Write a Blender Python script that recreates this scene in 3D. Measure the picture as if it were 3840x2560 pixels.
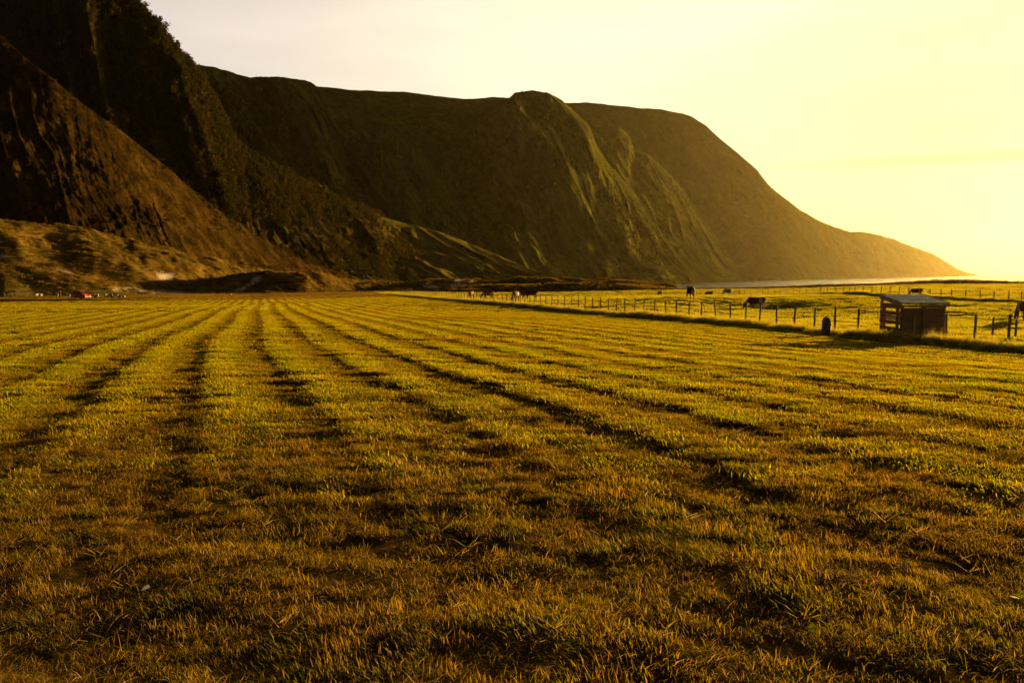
import bpy, bmesh, math, random
import numpy as np
from mathutils import Vector, Matrix, Euler

for o in list(bpy.data.objects):
    bpy.data.objects.remove(o, do_unlink=True)
SC = bpy.context.scene
COL = SC.collection
rng = np.random.default_rng(7)
random.seed(7)

# ------------------------------------------------------------------ camera
F = 2880.0                       # focal length in photo pixels (3840 wide)
PITCH = math.atan(255.0 / F)
EYE = 1.7
cam_d = bpy.data.cameras.new('camera')
cam_d.sensor_width = 36.0
cam_d.lens = 36.0 * F / 3840.0
cam_d.clip_start = 0.05
cam_d.clip_end = 30000.0
cam = bpy.data.objects.new('camera', cam_d)
COL.objects.link(cam)
cam.location = (0, 0, EYE)
cam.rotation_euler = (math.pi / 2 - PITCH, 0, 0)
SC.camera = cam

# ------------------------------------------------------------------ sun, sky, exposure
SUN_AZ = math.radians(41.0)      # to the right of straight ahead
SUN_EL = math.radians(4.9)
SUN_DIR = Vector((math.sin(SUN_AZ) * math.cos(SUN_EL), math.cos(SUN_AZ) * math.cos(SUN_EL), math.sin(SUN_EL)))
sun_d = bpy.data.lights.new('sun', 'SUN')
sun_d.energy = 5.0
sun_d.angle = math.radians(0.6)
sun_d.color = (1.0, 0.62, 0.20)
sun = bpy.data.objects.new('sun', sun_d)
COL.objects.link(sun)
sun.rotation_euler = SUN_DIR.to_track_quat('Z', 'Y').to_euler()
sun.location = (300, 300, 300)

W = bpy.data.worlds.new('World')
SC.world = W
W.use_nodes = True
wn, wl = W.node_tree.nodes, W.node_tree.links
wn.clear()
w_out = wn.new('ShaderNodeOutputWorld')
w_bg = wn.new('ShaderNodeBackground')
w_bg.inputs['Strength'].default_value = 0.10
sky = wn.new('ShaderNodeTexSky')
sky.sky_type = 'NISHITA'
sky.sun_disc = False
sky.sun_elevation = SUN_EL
sky.sun_rotation = SUN_AZ
sky.altitude = 0
sky.air_density = 1.0
sky.dust_density = 2.0
sky.ozone_density = 1.0

def wmath(op, a, b=None, c=None):
    n = wn.new('ShaderNodeMath'); n.operation = op
    for i, v in enumerate((a, b, c)):
        if v is None: continue
        if isinstance(v, (int, float)): n.inputs[i].default_value = v
        else: wl.new(v, n.inputs[i])
    return n.outputs[0]
def wmix(kind, fac, a, b):
    n = wn.new('ShaderNodeMix'); n.data_type = 'RGBA'; n.blend_type = kind; n.clamp_result = False
    for s, v in ((n.inputs[0], fac), (n.inputs[6], a), (n.inputs[7], b)):
        if isinstance(v, (int, float)): s.default_value = v
        elif isinstance(v, tuple): s.default_value = (*v, 1)
        else: wl.new(v, s)
    return n.outputs[2]
tc = wn.new('ShaderNodeTexCoord')
vdot = wn.new('ShaderNodeVectorMath'); vdot.operation = 'DOT_PRODUCT'
wl.new(tc.outputs['Generated'], vdot.inputs[0]); vdot.inputs[1].default_value = SUN_DIR
cosg = vdot.outputs['Value']
sep = wn.new('ShaderNodeSeparateXYZ'); wl.new(tc.outputs['Generated'], sep.inputs[0])
# the evening glow: bright thin cloud and dust lit from the sun's side of the sky
half = wmath('MAXIMUM', wmath('MULTIPLY_ADD', cosg, 0.5, 0.5), 0.0)
near = wmath('POWER', half, 4.5)
wide = wmath('POWER', half, 2.0)
top = wn.new('ShaderNodeMapRange'); top.interpolation_type = 'SMOOTHSTEP'; top.inputs['From Min'].default_value = 0.34; top.inputs['From Max'].default_value = 0.62
top.inputs['To Min'].default_value = 1.0; top.inputs['To Max'].default_value = 0.05
wl.new(sep.outputs['Z'], top.inputs['Value'])
wide = wmath('MULTIPLY', wide, top.outputs[0])
low = wmath('POWER', wmath('SUBTRACT', 1.0, wmath('MINIMUM', wmath('ABSOLUTE', sep.outputs['Z']), 1.0)), 5.0)
cn = wn.new('ShaderNodeTexNoise'); cn.inputs['Scale'].default_value = 2.2; cn.inputs['Detail'].default_value = 5
mp = wn.new('ShaderNodeMapping'); mp.inputs['Scale'].default_value = (1.0, 1.0, 4.5); mp.inputs['Rotation'].default_value = (0, 0.25, 0)
wl.new(tc.outputs['Generated'], mp.inputs[0]); wl.new(mp.outputs[0], cn.inputs['Vector'])
cloud = wmath('MULTIPLY_ADD', cn.outputs['Fac'], 0.7, 0.65)
# one thin, slightly darker band of far cloud low over the sea
bandz = wmath('MULTIPLY_ADD', sep.outputs['X'], 0.012, wmath('SUBTRACT', sep.outputs['Z'], 0.1325))
band = wmath('MULTIPLY', wmath('POWER', 2.718, wmath('MULTIPLY', wmath('MULTIPLY', bandz, bandz), -26000.0)), wmath('MULTIPLY', wmath('MINIMUM', wmath('MAXIMUM', wmath('MULTIPLY_ADD', sep.outputs['X'], 4.0, -0.9), 0.0), 1.0), 0.30))
SKY_WIDE = (2.76, 2.42, 2.50)
SKY_SUN_TINT = (0.94, 0.95, 0.44)
g1 = wmix('MULTIPLY', 1.0, SKY_WIDE, wmix('MIX', wmath('MULTIPLY', wide, cloud), (0, 0, 0), (1, 1, 1)))
g1 = wmix('MULTIPLY', near, g1, SKY_SUN_TINT)
g1 = wmix('MULTIPLY', wmath('MULTIPLY', wmath('POWER', low, 1.6), near), g1, (1.0, 0.985, 0.36))
g1 = wmix('MULTIPLY', band, g1, (0.0, 0.0, 0.0))
tot = wmix('ADD', 1.0, wmix('MULTIPLY', 1.0, sky.outputs[0], (0.045, 0.032, 0.016)), g1)
wl.new(tot, w_bg.inputs['Color'])
wl.new(w_bg.outputs[0], w_out.inputs[0])

SC.view_settings.view_transform = 'Standard'
SC.view_settings.look = 'None'
SC.view_settings.gamma = 1.0
SC.view_settings.exposure = 2.4
SC.render.engine = 'CYCLES'
cy = SC.cycles
cy.use_denoising = True
cy.max_bounces = 5
cy.diffuse_bounces = 2
cy.glossy_bounces = 2
cy.transmission_bounces = 4
cy.transparent_max_bounces = 6
cy.volume_bounces = 0
cy.caustics_reflective = False
cy.caustics_refractive = False
cy.sample_clamp_indirect = 4.0

# ------------------------------------------------------------------ helpers
SP, CP = math.sin(PITCH), math.cos(PITCH)
def pt(px, py, Y):
    """world point seen at photo pixel (px,py) at forward distance Y"""
    u = (np.asarray(px, float) - 1920) / F
    v = -(np.asarray(py, float) - 1280) / F
    ry = CP + v * SP; rz = -SP + v * CP
    s = Y / ry
    return u * s, Y + 0 * u, EYE + rz * s
def az_of(px):
    return (np.asarray(px, float) - 1920) / F / 1.004

def _hash2(ix, iy, seed):
    h = (ix.astype(np.int64) * 374761393 + iy.astype(np.int64) * 668265263 + seed * 1442695041) & 0xFFFFFFFF
    h = ((h ^ (h >> 13)) * 1274126177) & 0xFFFFFFFF
    return ((h ^ (h >> 16)) & 0xFFFF) / 65535.0
def vnoise(x, y, seed=0):
    x, y = np.broadcast_arrays(np.asarray(x, float), np.asarray(y, float))
    ix = np.floor(x); iy = np.floor(y)
    fx = x - ix; fy = y - iy
    fx = fx * fx * fx * (fx * (fx * 6 - 15) + 10); fy = fy * fy * fy * (fy * (fy * 6 - 15) + 10)
    a = _hash2(ix, iy, seed); b = _hash2(ix + 1, iy, seed)
    c = _hash2(ix, iy + 1, seed); d = _hash2(ix + 1, iy + 1, seed)
    return (a + (b - a) * fx) * (1 - fy) + (c + (d - c) * fx) * fy      # 0..1
def fbm(x, y, octv=4, seed=0, gain=0.5):
    s = 0.0; amp = 1.0; n = 0.0
    ca, sa = math.cos(0.6), math.sin(0.6)
    for k in range(octv):
        s = s + amp * (vnoise(x, y, seed + 17 * k) * 2 - 1); n += amp
        x, y = (x * ca - y * sa) * 2.03 + 11.3, (x * sa + y * ca) * 2.03 + 5.7
        amp *= gain
    return s / n                                                           # -1..1
def ridged(x, y, octv=3, seed=0, gain=0.5):
    s = 0.0; amp = 1.0; n = 0.0
    for k in range(octv):
        r = 1 - np.abs(vnoise(x, y, seed + 31 * k) * 2 - 1)
        s = s + amp * r * r; n += amp
        x, y = x * 2.1 + 3.1, y * 2.1 + 7.7
        amp *= gain
    return s / n                                                           # 0..1
def sstep(a, b, x):
    t = np.clip((x - a) / (b - a), 0, 1)
    return t * t * (3 - 2 * t)

def tag(o, label=None, cat=None, group=None, kind=None):
    if label: o['label'] = label
    if cat: o['category'] = cat
    if group: o['group'] = group
    if kind: o['kind'] = kind
    return o
def link(name, me, m=None, parent=None):
    o = bpy.data.objects.new(name, me); COL.objects.link(o)
    if m is not None and me is not None and len(me.materials) == 0: me.materials.append(m)
    if parent: o.parent = parent
    return o
def empty(name, loc, rz=0.0):
    o = bpy.data.objects.new(name, None); COL.objects.link(o)
    o.empty_display_size = 0.2
    o.location = loc; o.rotation_euler = (0, 0, rz)
    return o
def np_mesh(name, V, Q, smooth=True):
    """V (n,3), Q (m,4 or 3) -> mesh"""
    me = bpy.data.meshes.new(name)
    V = np.ascontiguousarray(V, np.float32); Q = np.ascontiguousarray(Q, np.int32)
    k = Q.shape[1]
    me.vertices.add(len(V)); me.vertices.foreach_set('co', V.ravel())
    me.loops.add(Q.size); me.loops.foreach_set('vertex_index', Q.ravel())
    me.polygons.add(len(Q))
    me.polygons.foreach_set('loop_start', np.arange(0, Q.size, k, dtype=np.int32))
    me.polygons.foreach_set('loop_total', np.full(len(Q), k, np.int32))
    if smooth: me.polygons.foreach_set('use_smooth', np.ones(len(Q), bool))
    me.update(calc_edges=True)
    return me
def grid_faces(nr, nc):
    i = np.arange(nr - 1)[:, None] * nc + np.arange(nc - 1)[None, :]
    i = i.ravel()
    return np.stack([i, i + 1, i + nc + 1, i + nc], 1)
def fattr(me, name, vals):
    a = me.attributes.new(name, 'FLOAT', 'POINT')
    a.data.foreach_set('value', np.ascontiguousarray(vals, np.float32).ravel())

# ------------------------------------------------------------------ materials
class M:
    def __init__(s, name):
        s.m = bpy.data.materials.new(name); s.m.use_nodes = True
        s.n, s.l = s.m.node_tree.nodes, s.m.node_tree.links
        s.b = s.n['Principled BSDF']; s.out = s.n['Material Output']
        s.b.inputs['Specular IOR Level'].default_value = 0.25
    def set(s, sock, v):
        if isinstance(v, (int, float)): sock.default_value = v
        elif isinstance(v, tuple): sock.default_value = (*v, 1) if len(v) == 3 and sock.type == 'RGBA' else v
        else: s.l.new(v, sock)
    def pos(s):
        return s.n.new('ShaderNodeNewGeometry').outputs['Position']
    def obj(s):
        return s.n.new('ShaderNodeTexCoord').outputs['Object']
    def map(s, vec, scale=(1, 1, 1), rot=(0, 0, 0)):
        n = s.n.new('ShaderNodeMapping'); n.inputs['Scale'].default_value = scale; n.inputs['Rotation'].default_value = rot
        s.l.new(vec, n.inputs[0]); return n.outputs[0]
    def noise(s, vec, scale, detail=4, rough=0.55, dist=0.0):
        n = s.n.new('ShaderNodeTexNoise'); n.inputs['Scale'].default_value = scale
        n.inputs['Detail'].default_value = detail; n.inputs['Roughness'].default_value = rough; n.inputs['Distortion'].default_value = dist
        s.l.new(vec, n.inputs['Vector']); return n.outputs['Fac']
    def ramp(s, fac, stops):
        n = s.n.new('ShaderNodeValToRGB'); e = n.color_ramp.elements
        while len(e) < len(stops): e.new(0.5)
        for k, (p, c) in enumerate(stops):
            e[k].position = p; e[k].color = (*c, 1) if isinstance(c, tuple) else (c, c, c, 1)
        s.l.new(fac, n.inputs[0]); return n.outputs[0]
    def mix(s, fac, a, b, kind='MIX'):
        n = s.n.new('ShaderNodeMix'); n.data_type = 'RGBA'; n.blend_type = kind
        s.set(n.inputs[0], fac); s.set(n.inputs[6], a); s.set(n.inputs[7], b); return n.outputs[2]
    def math(s, op, a, b=0.0, c=0.0):
        n = s.n.new('ShaderNodeMath'); n.operation = op
        s.set(n.inputs[0], a); s.set(n.inputs[1], b); s.set(n.inputs[2], c); return n.outputs[0]
    def attr(s, name, out='Fac'):
        n = s.n.new('ShaderNodeAttribute'); n.attribute_name = name; return n.outputs[out]
    def bump(s, h, dist=0.05, strength=1.0):
        n = s.n.new('ShaderNodeBump'); n.inputs['Strength'].default_value = strength; n.inputs['Distance'].default_value = dist
        s.l.new(h, n.inputs['Height']); s.l.new(n.outputs[0], s.b.inputs['Normal']); return n.outputs[0]
    def col(s, v): s.set(s.b.inputs['Base Color'], v)
    def rough(s, v): s.set(s.b.inputs['Roughness'], v)

def simple(name, c1, c2, scale=6.0, rough=0.8, bump=0.0, stretch=(1, 1, 1), metal=0.0, spec=0.25):
    q = M(name); v = q.map(q.obj(), stretch)
    f = q.noise(v, scale, 5, 0.6)
    q.col(q.ramp(f, [(0.3, c1), (0.7, c2)])); q.rough(rough)
    q.b.inputs['Metallic'].default_value = metal; q.b.inputs['Specular IOR Level'].default_value = spec
    if bump: q.bump(f, bump)
    return q.m

def blade_material(name, stops, dry, trans=0.5, scale=0.45, gloss=0.01, rows=False):
    """grass blades: diffuse + translucent; colour varies from place to place and blade to blade"""
    q = M(name); p = q.pos()
    f = q.math('ADD', q.math('MULTIPLY', q.noise(p, scale, 3), 0.65), q.math('MULTIPLY', q.noise(p, scale * 7, 2), 0.35))
    base = q.ramp(f, stops)
    if rows:                                   # every swath is greener on one side, cut-stalk brown plus painted-in edge shade on the other
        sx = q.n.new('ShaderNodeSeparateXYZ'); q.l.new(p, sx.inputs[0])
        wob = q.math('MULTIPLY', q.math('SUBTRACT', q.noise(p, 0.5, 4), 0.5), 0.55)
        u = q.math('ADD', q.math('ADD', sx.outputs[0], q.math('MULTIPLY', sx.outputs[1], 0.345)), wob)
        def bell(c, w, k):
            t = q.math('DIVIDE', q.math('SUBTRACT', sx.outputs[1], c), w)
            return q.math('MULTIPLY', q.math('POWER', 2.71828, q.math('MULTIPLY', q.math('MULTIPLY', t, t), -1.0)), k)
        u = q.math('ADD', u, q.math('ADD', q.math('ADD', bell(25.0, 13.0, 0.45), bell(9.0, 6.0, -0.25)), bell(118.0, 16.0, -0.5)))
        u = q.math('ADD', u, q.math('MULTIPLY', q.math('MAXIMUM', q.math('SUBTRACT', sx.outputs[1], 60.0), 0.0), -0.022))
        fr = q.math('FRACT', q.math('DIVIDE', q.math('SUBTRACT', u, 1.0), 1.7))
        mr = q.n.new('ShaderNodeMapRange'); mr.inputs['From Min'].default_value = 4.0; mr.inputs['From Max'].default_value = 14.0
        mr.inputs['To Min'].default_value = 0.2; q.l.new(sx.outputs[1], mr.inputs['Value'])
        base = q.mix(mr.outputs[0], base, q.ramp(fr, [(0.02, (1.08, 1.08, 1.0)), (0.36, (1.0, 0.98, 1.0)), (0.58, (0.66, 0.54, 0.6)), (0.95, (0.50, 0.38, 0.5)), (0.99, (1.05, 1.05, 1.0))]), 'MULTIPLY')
    if rows:                                   # scorched and matted patches
        pch = q.ramp(q.noise(q.map(p, (0.6, 1.0, 1.0)), 0.11, 5, 0.6), [(0.33, (0.55, 0.42, 0.5)), (0.46, (1.0, 1.0, 1.0)), (0.62, (1.0, 1.0, 1.0)), (0.74, (1.08, 1.02, 1.0))])
        base = q.mix(0.8, base, pch, 'MULTIPLY')
    base = q.mix(q.attr('dry'), base, dry)
    base = q.mix(1.0, base, q.ramp(q.attr('tint'), [(0.0, 0.45), (1.0, 1.0)]), 'MULTIPLY')
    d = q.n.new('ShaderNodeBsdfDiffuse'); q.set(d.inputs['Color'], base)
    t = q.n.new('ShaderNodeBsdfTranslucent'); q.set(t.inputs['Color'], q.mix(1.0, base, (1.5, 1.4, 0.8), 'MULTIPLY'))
    g = q.n.new('ShaderNodeBsdfGlossy'); g.inputs['Roughness'].default_value = 0.38; g.inputs['Color'].default_value = (0.9, 0.85, 0.7, 1)
    m1 = q.n.new('ShaderNodeMixShader'); m1.inputs[0].default_value = trans
    q.l.new(d.outputs[0], m1.inputs[1]); q.l.new(t.outputs[0], m1.inputs[2])
    m2 = q.n.new('ShaderNodeMixShader'); m2.inputs[0].default_value = gloss
    q.l.new(m1.outputs[0], m2.inputs[1]); q.l.new(g.outputs[0], m2.inputs[2])
    q.l.new(m2.outputs[0], q.out.inputs[0])
    return q.m

# ------------------------------------------------------------------ ground heights
# fence line that parts the mown field from the pasture (straight in plan)
def fence_d(px): return 3456.0 / (56 + 0.042 * (px - 2422))
_fa = np.array([az_of(3668) * fence_d(3668), fence_d(3668)]); _fb = np.array([az_of(1500) * fence_d(1500), fence_d(1500)])
FM = (_fb[0] - _fa[0]) / (_fb[1] - _fa[1])
def fence_x(y): return _fa[0] + FM * (y - _fa[1])

ANCH = []                                    # (px, py, Y) ground points read off the photo
for px, py in ((3900, 1300), (3668, 1283), (3400, 1261), (3140, 1241), (2780, 1207), (2422, 1177), (2197, 1161), (2032, 1144), (1780, 1126), (1640, 1115), (1500, 1104)):
    ANCH.append((px, py, fence_d(px)))
ANCH += [(2830, 1160, 83), (2590, 1118, 90), (2750, 1128, 92), (3850, 1195, 54), (1766, 1122, 128), (1930, 1133, 102), (1990, 1123, 118),
         (2730, 1109, 160), (2475, 1111, 170), (3795, 1130, 84), (3630, 1126, 88), (3470, 1112, 96), (3305, 1105, 99), (3135, 1100, 99),
         (2903, 1111, 138), (2775, 1108, 165), (2640, 1112, 180), (2409, 1112, 200), (2140, 1110, 216), (1900, 1108, 225), (1700, 1104, 235),
         (300, 1121, 182), (0, 1121, 182), (600, 1117, 190), (860, 1111, 215), (1200, 1110, 215), (-600, 1121, 182),
         (2560, 1087, 260), (3000, 1079, 260), (3400, 1066, 260), (3800, 1063, 260), (4500, 1062, 260), (2200, 1095, 262),
         (1500, 1095, 262), (800, 1095, 262), (0, 1097, 262), (-700, 1097, 262), (4500, 1140, 80), (4700, 1210, 48)]
def plane(y): return -0.025 * y
_ap = []
for px, py, Y in ANCH:
    x, y, z = pt(px, py, Y)
    _ap.append((float(x) / Y, math.log(Y), float(z) - plane(Y)))
for a in (-1.2, -0.6, -0.2, 0.1, 0.4, 0.8, 1.4):
    for Y in (1.2, 4, 9, 16): _ap.append((a, math.log(Y), 0.0))
for a in (-0.95, -0.66, -0.45, -0.28):
    for Y in (30, 60, 97): _ap.append((a, math.log(Y), 0.0))
for a in (-0.95, -0.66, -0.45): _ap.append((a, math.log(122), -0.42))
_ap += [(0.2, math.log(25), -0.05), (1.4, math.log(30), -0.5), (-0.05, math.log(45), 0.0)]
_ap = np.array(_ap)
_A = np.stack([_ap[:, 0] * 2.2, _ap[:, 1]], 1)
def _tps(r2): return 0.5 * r2 * np.log(r2 + 1e-9)
def _fit():
    d2 = ((_A[:, None] - _A[None]) ** 2).sum(-1)
    n = len(_A); K = _tps(d2) + np.eye(n) * 0.004
    Pm = np.concatenate([np.ones((n, 1)), _A], 1)
    S = np.block([[K, Pm], [Pm.T, np.zeros((3, 3))]])
    return np.linalg.solve(S, np.concatenate([_ap[:, 2], np.zeros(3)]))
_wt = _fit()
def ground_base(x, y):
    x = np.asarray(x, float); y = np.asarray(y, float)
    yy = np.clip(y, 1.2, 262.0); a = np.clip(x / np.maximum(yy, 1.2), -1.3, 1.5)
    sh = a.shape
    q = np.stack([a.ravel() * 2.2, np.log(yy).ravel()], 1)
    out = np.empty(len(q))
    for s in range(0, len(q), 60000):
        b = q[s:s + 60000]
        d2 = ((b[:, None] - _A[None]) ** 2).sum(-1)
        out[s:s + 60000] = _tps(d2) @ _wt[:-3] + _wt[-3] + b @ _wt[-2:]
    res = out.reshape(sh)
    z = plane(np.minimum(y, 262.0)) + res
    # beyond the dunes: land sinks to the sea on the right, stays low flat ground on the left
    sea = sstep(0.16, 0.24, x / np.maximum(y, 1.0))
    far = (-24.0) * sea + (-9.5) * (1 - sea)
    k = sstep(285, 400, y)
    z = z * (1 - k) + far * k
    return z

class Ridge:
    """a dune ridge: crest through photo points at given distances"""
    def __init__(s, pts, wf, wb, amp, seed, fsc=9.0):
        P = np.array(pts, float)
        x, y, z = pt(P[:, 0], P[:, 1], P[:, 2])
        s.a = x / y; s.d = y; s.z = z; s.wf, s.wb, s.amp, s.seed, s.fsc = wf, wb, amp, seed, fsc
    def apply(s, x, y, z):
        a = x / np.maximum(y, 1.0)
        d = np.interp(a, s.a, s.d); zt = np.interp(a, s.a, s.z)
        d = d + fbm(x / 28.0, y / 28.0, 3, s.seed) * s.wf * 0.30
        ins = sstep(s.a[0] - 0.02, s.a[0] + 0.01, a) * (1 - sstep(s.a[-1] - 0.01, s.a[-1] + 0.02, a))
        t = np.where(y < d, (d - y) / s.wf, (y - d) / s.wb)
        w = (1 - sstep(0, 1, t)) * ins
        h = fbm(x / s.fsc, y / s.fsc, 4, s.seed + 5) * s.amp + (ridged(x / (s.fsc * 0.8), y / (s.fsc * 1.3), 2, s.seed + 9) - 0.5) * s.amp * 0.8
        cand = z + np.maximum(zt - z, 0) * w + h * np.minimum(w * 2.2, 1) * np.clip((zt - z) / 2.0, 0, 1)
        return np.maximum(z, cand), w

RIDGES = [
    Ridge([(-900, 700, 235), (0, 812, 242), (150, 832, 250), (300, 852, 258), (500, 902, 276), (700, 948, 300), (850, 985, 320), (1000, 1015, 345), (1120, 1050, 365)], 46, 40, 2.0, 101, 13.0),
    Ridge([(-900, 960, 208), (0, 985, 214), (150, 1005, 219), (300, 1035, 226), (450, 1062, 236), (600, 1082, 246), (720, 1098, 255)], 18, 18, 0.9, 111, 7.0),
    Ridge([(-200, 900, 226), (0, 915, 228), (200, 935, 233), (350, 950, 240), (470, 985, 250), (640, 1010, 265), (760, 1040, 280)], 14, 14, 1.0, 161, 7.0),
    Ridge([(600, 1090, 276), (690, 1058, 276), (800, 1040, 277), (1000, 1022, 280), (1150, 1018, 290), (1250, 1034, 310), (1350, 1056, 335), (1480, 1080, 360)], 34, 25, 1.2, 121, 8.0),
    Ridge([(1200, 1078, 330), (1350, 1062, 330), (1500, 1061, 335), (1680, 1046, 345), (1780, 1048, 345), (1900, 1052, 345), (1950, 1040, 350), (2100, 1046, 350), (2250, 1046, 355), (2330, 1052, 355), (2440, 1064, 355), (2560, 1080, 355)], 34, 40, 1.3, 131, 9.0),
    Ridge([(1700, 1072, 300), (1900, 1068, 300), (2050, 1066, 300), (2200, 1060, 305), (2330, 1062, 305), (2450, 1074, 300), (2600, 1087, 300)], 24, 25, 0.9, 151, 8.0),
    Ridge([(2380, 1072, 292), (2600, 1090, 292), (2700, 1090, 292), (2800, 1082, 292), (2950, 1075, 292), (3100, 1069, 292), (3250, 1068, 292), (3350, 1063, 292), (3500, 1053, 292), (3600, 1051, 292), (3700, 1055, 292), (3840, 1057, 292), (4200, 1056, 292), (4700, 1061, 292)], 22, 40, 0.4, 141, 9.0),
]

ROW_S = 1.7
def row_bend(y):                              # the swaths bend a little along their length
    return 0.45 * np.exp(-((y - 25) / 13.0) ** 2) - 0.25 * np.exp(-((y - 9) / 6.0) ** 2) - 0.022 * np.maximum(y - 60, 0) - 0.5 * np.exp(-((y - 118) / 16.0) ** 2)
def row_u(x, y): return x + 0.345 * y + row_bend(np.asarray(y, float)) + 0.16 * fbm(x / 9.0, y / 9.0, 2, 61)
def row_phase(x, y): return (row_u(x, y) - 1.0) / ROW_S          # windrows at whole numbers
def side(x, y): return x - fence_x(y)                             # <0 mown field, >0 pasture
def mown_mask(x, y):
    return (1 - sstep(-2.2, -1.0, side(x, y))) * (1 - sstep(172, 178, y + 0.10 * x + 8))
def height(x, y, detail=True):
    x = np.asarray(x, float); y = np.asarray(y, float)
    z = ground_base(x, y)
    if not detail: return z
    r = np.sqrt(x * x + y * y)
    mown = mown_mask(x, y)
    # windrows and swath edges
    ph = row_phase(x, y); k = np.floor(ph + 0.5); f = (ph - k) * ROW_S
    strg = 0.45 + 0.75 * _hash2(k, k * 0, 5)
    along = 0.55 + 0.6 * (vnoise(y / 4.0 + k * 7.3, k, 9) - 0.3)
    f1 = np.where(f < -0.02, f + ROW_S, f)                       # distance right of the swath edge
    edge = sstep(-0.03, 0.05, f1) * (1 - np.clip(f1 / (ROW_S * 0.92), 0, 1))
    strg = 0.75 + 0.45 * _hash2(k, k * 0, 5)
    fade = 0.12 + 0.88 * sstep(4.0, 13.0, y)
    uu = row_u(x, y)
    rk = 1 - 0.65 * sstep(4.5, 9.0, uu)
    rd = edge * 0.048 * strg * rk * (0.65 + 0.6 * vnoise(y / 6.0 + k * 7.3, k, 9)) * fade
    near = fbm(x / 0.55, y / 0.38, 3, 21) * 0.028 + fbm(x / 1.6, y / 0.9, 3, 22) * 0.034
    z = z + mown * (rd + near * (1 - sstep(40, 90, r)))
    past = sstep(-1.5, 1.5, side(x, y)) * (1 - sstep(240, 270, y))
    z = z + past * (fbm(x / 3.2, y / 3.2, 4, 33) * 0.10 + fbm(x / 14, y / 14, 2, 34) * 0.22 * sstep(3, 12, side(x, y)))
    # the pasture edge stands on a low bank above the mown field
    sd = side(x, y)
    z = z - 0.15 * sstep(0.0, 3.0, -sd) * (1 - sstep(4.0, 14.0, -sd)) * (1 - sstep(150, 220, y)) * sstep(8, 16, y)
    # low bank that carries the long grass along both fences
    z = z + np.exp(-((side(x, y) - 0.1) / 0.9) ** 2) * 0.02 * (1 - sstep(170, 230, y))
    for R in RIDGES:
        z, _ = R.apply(x, y, z)
    return z
def H(x, y): return float(height(np.array([x]), np.array([y]))[0])

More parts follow.
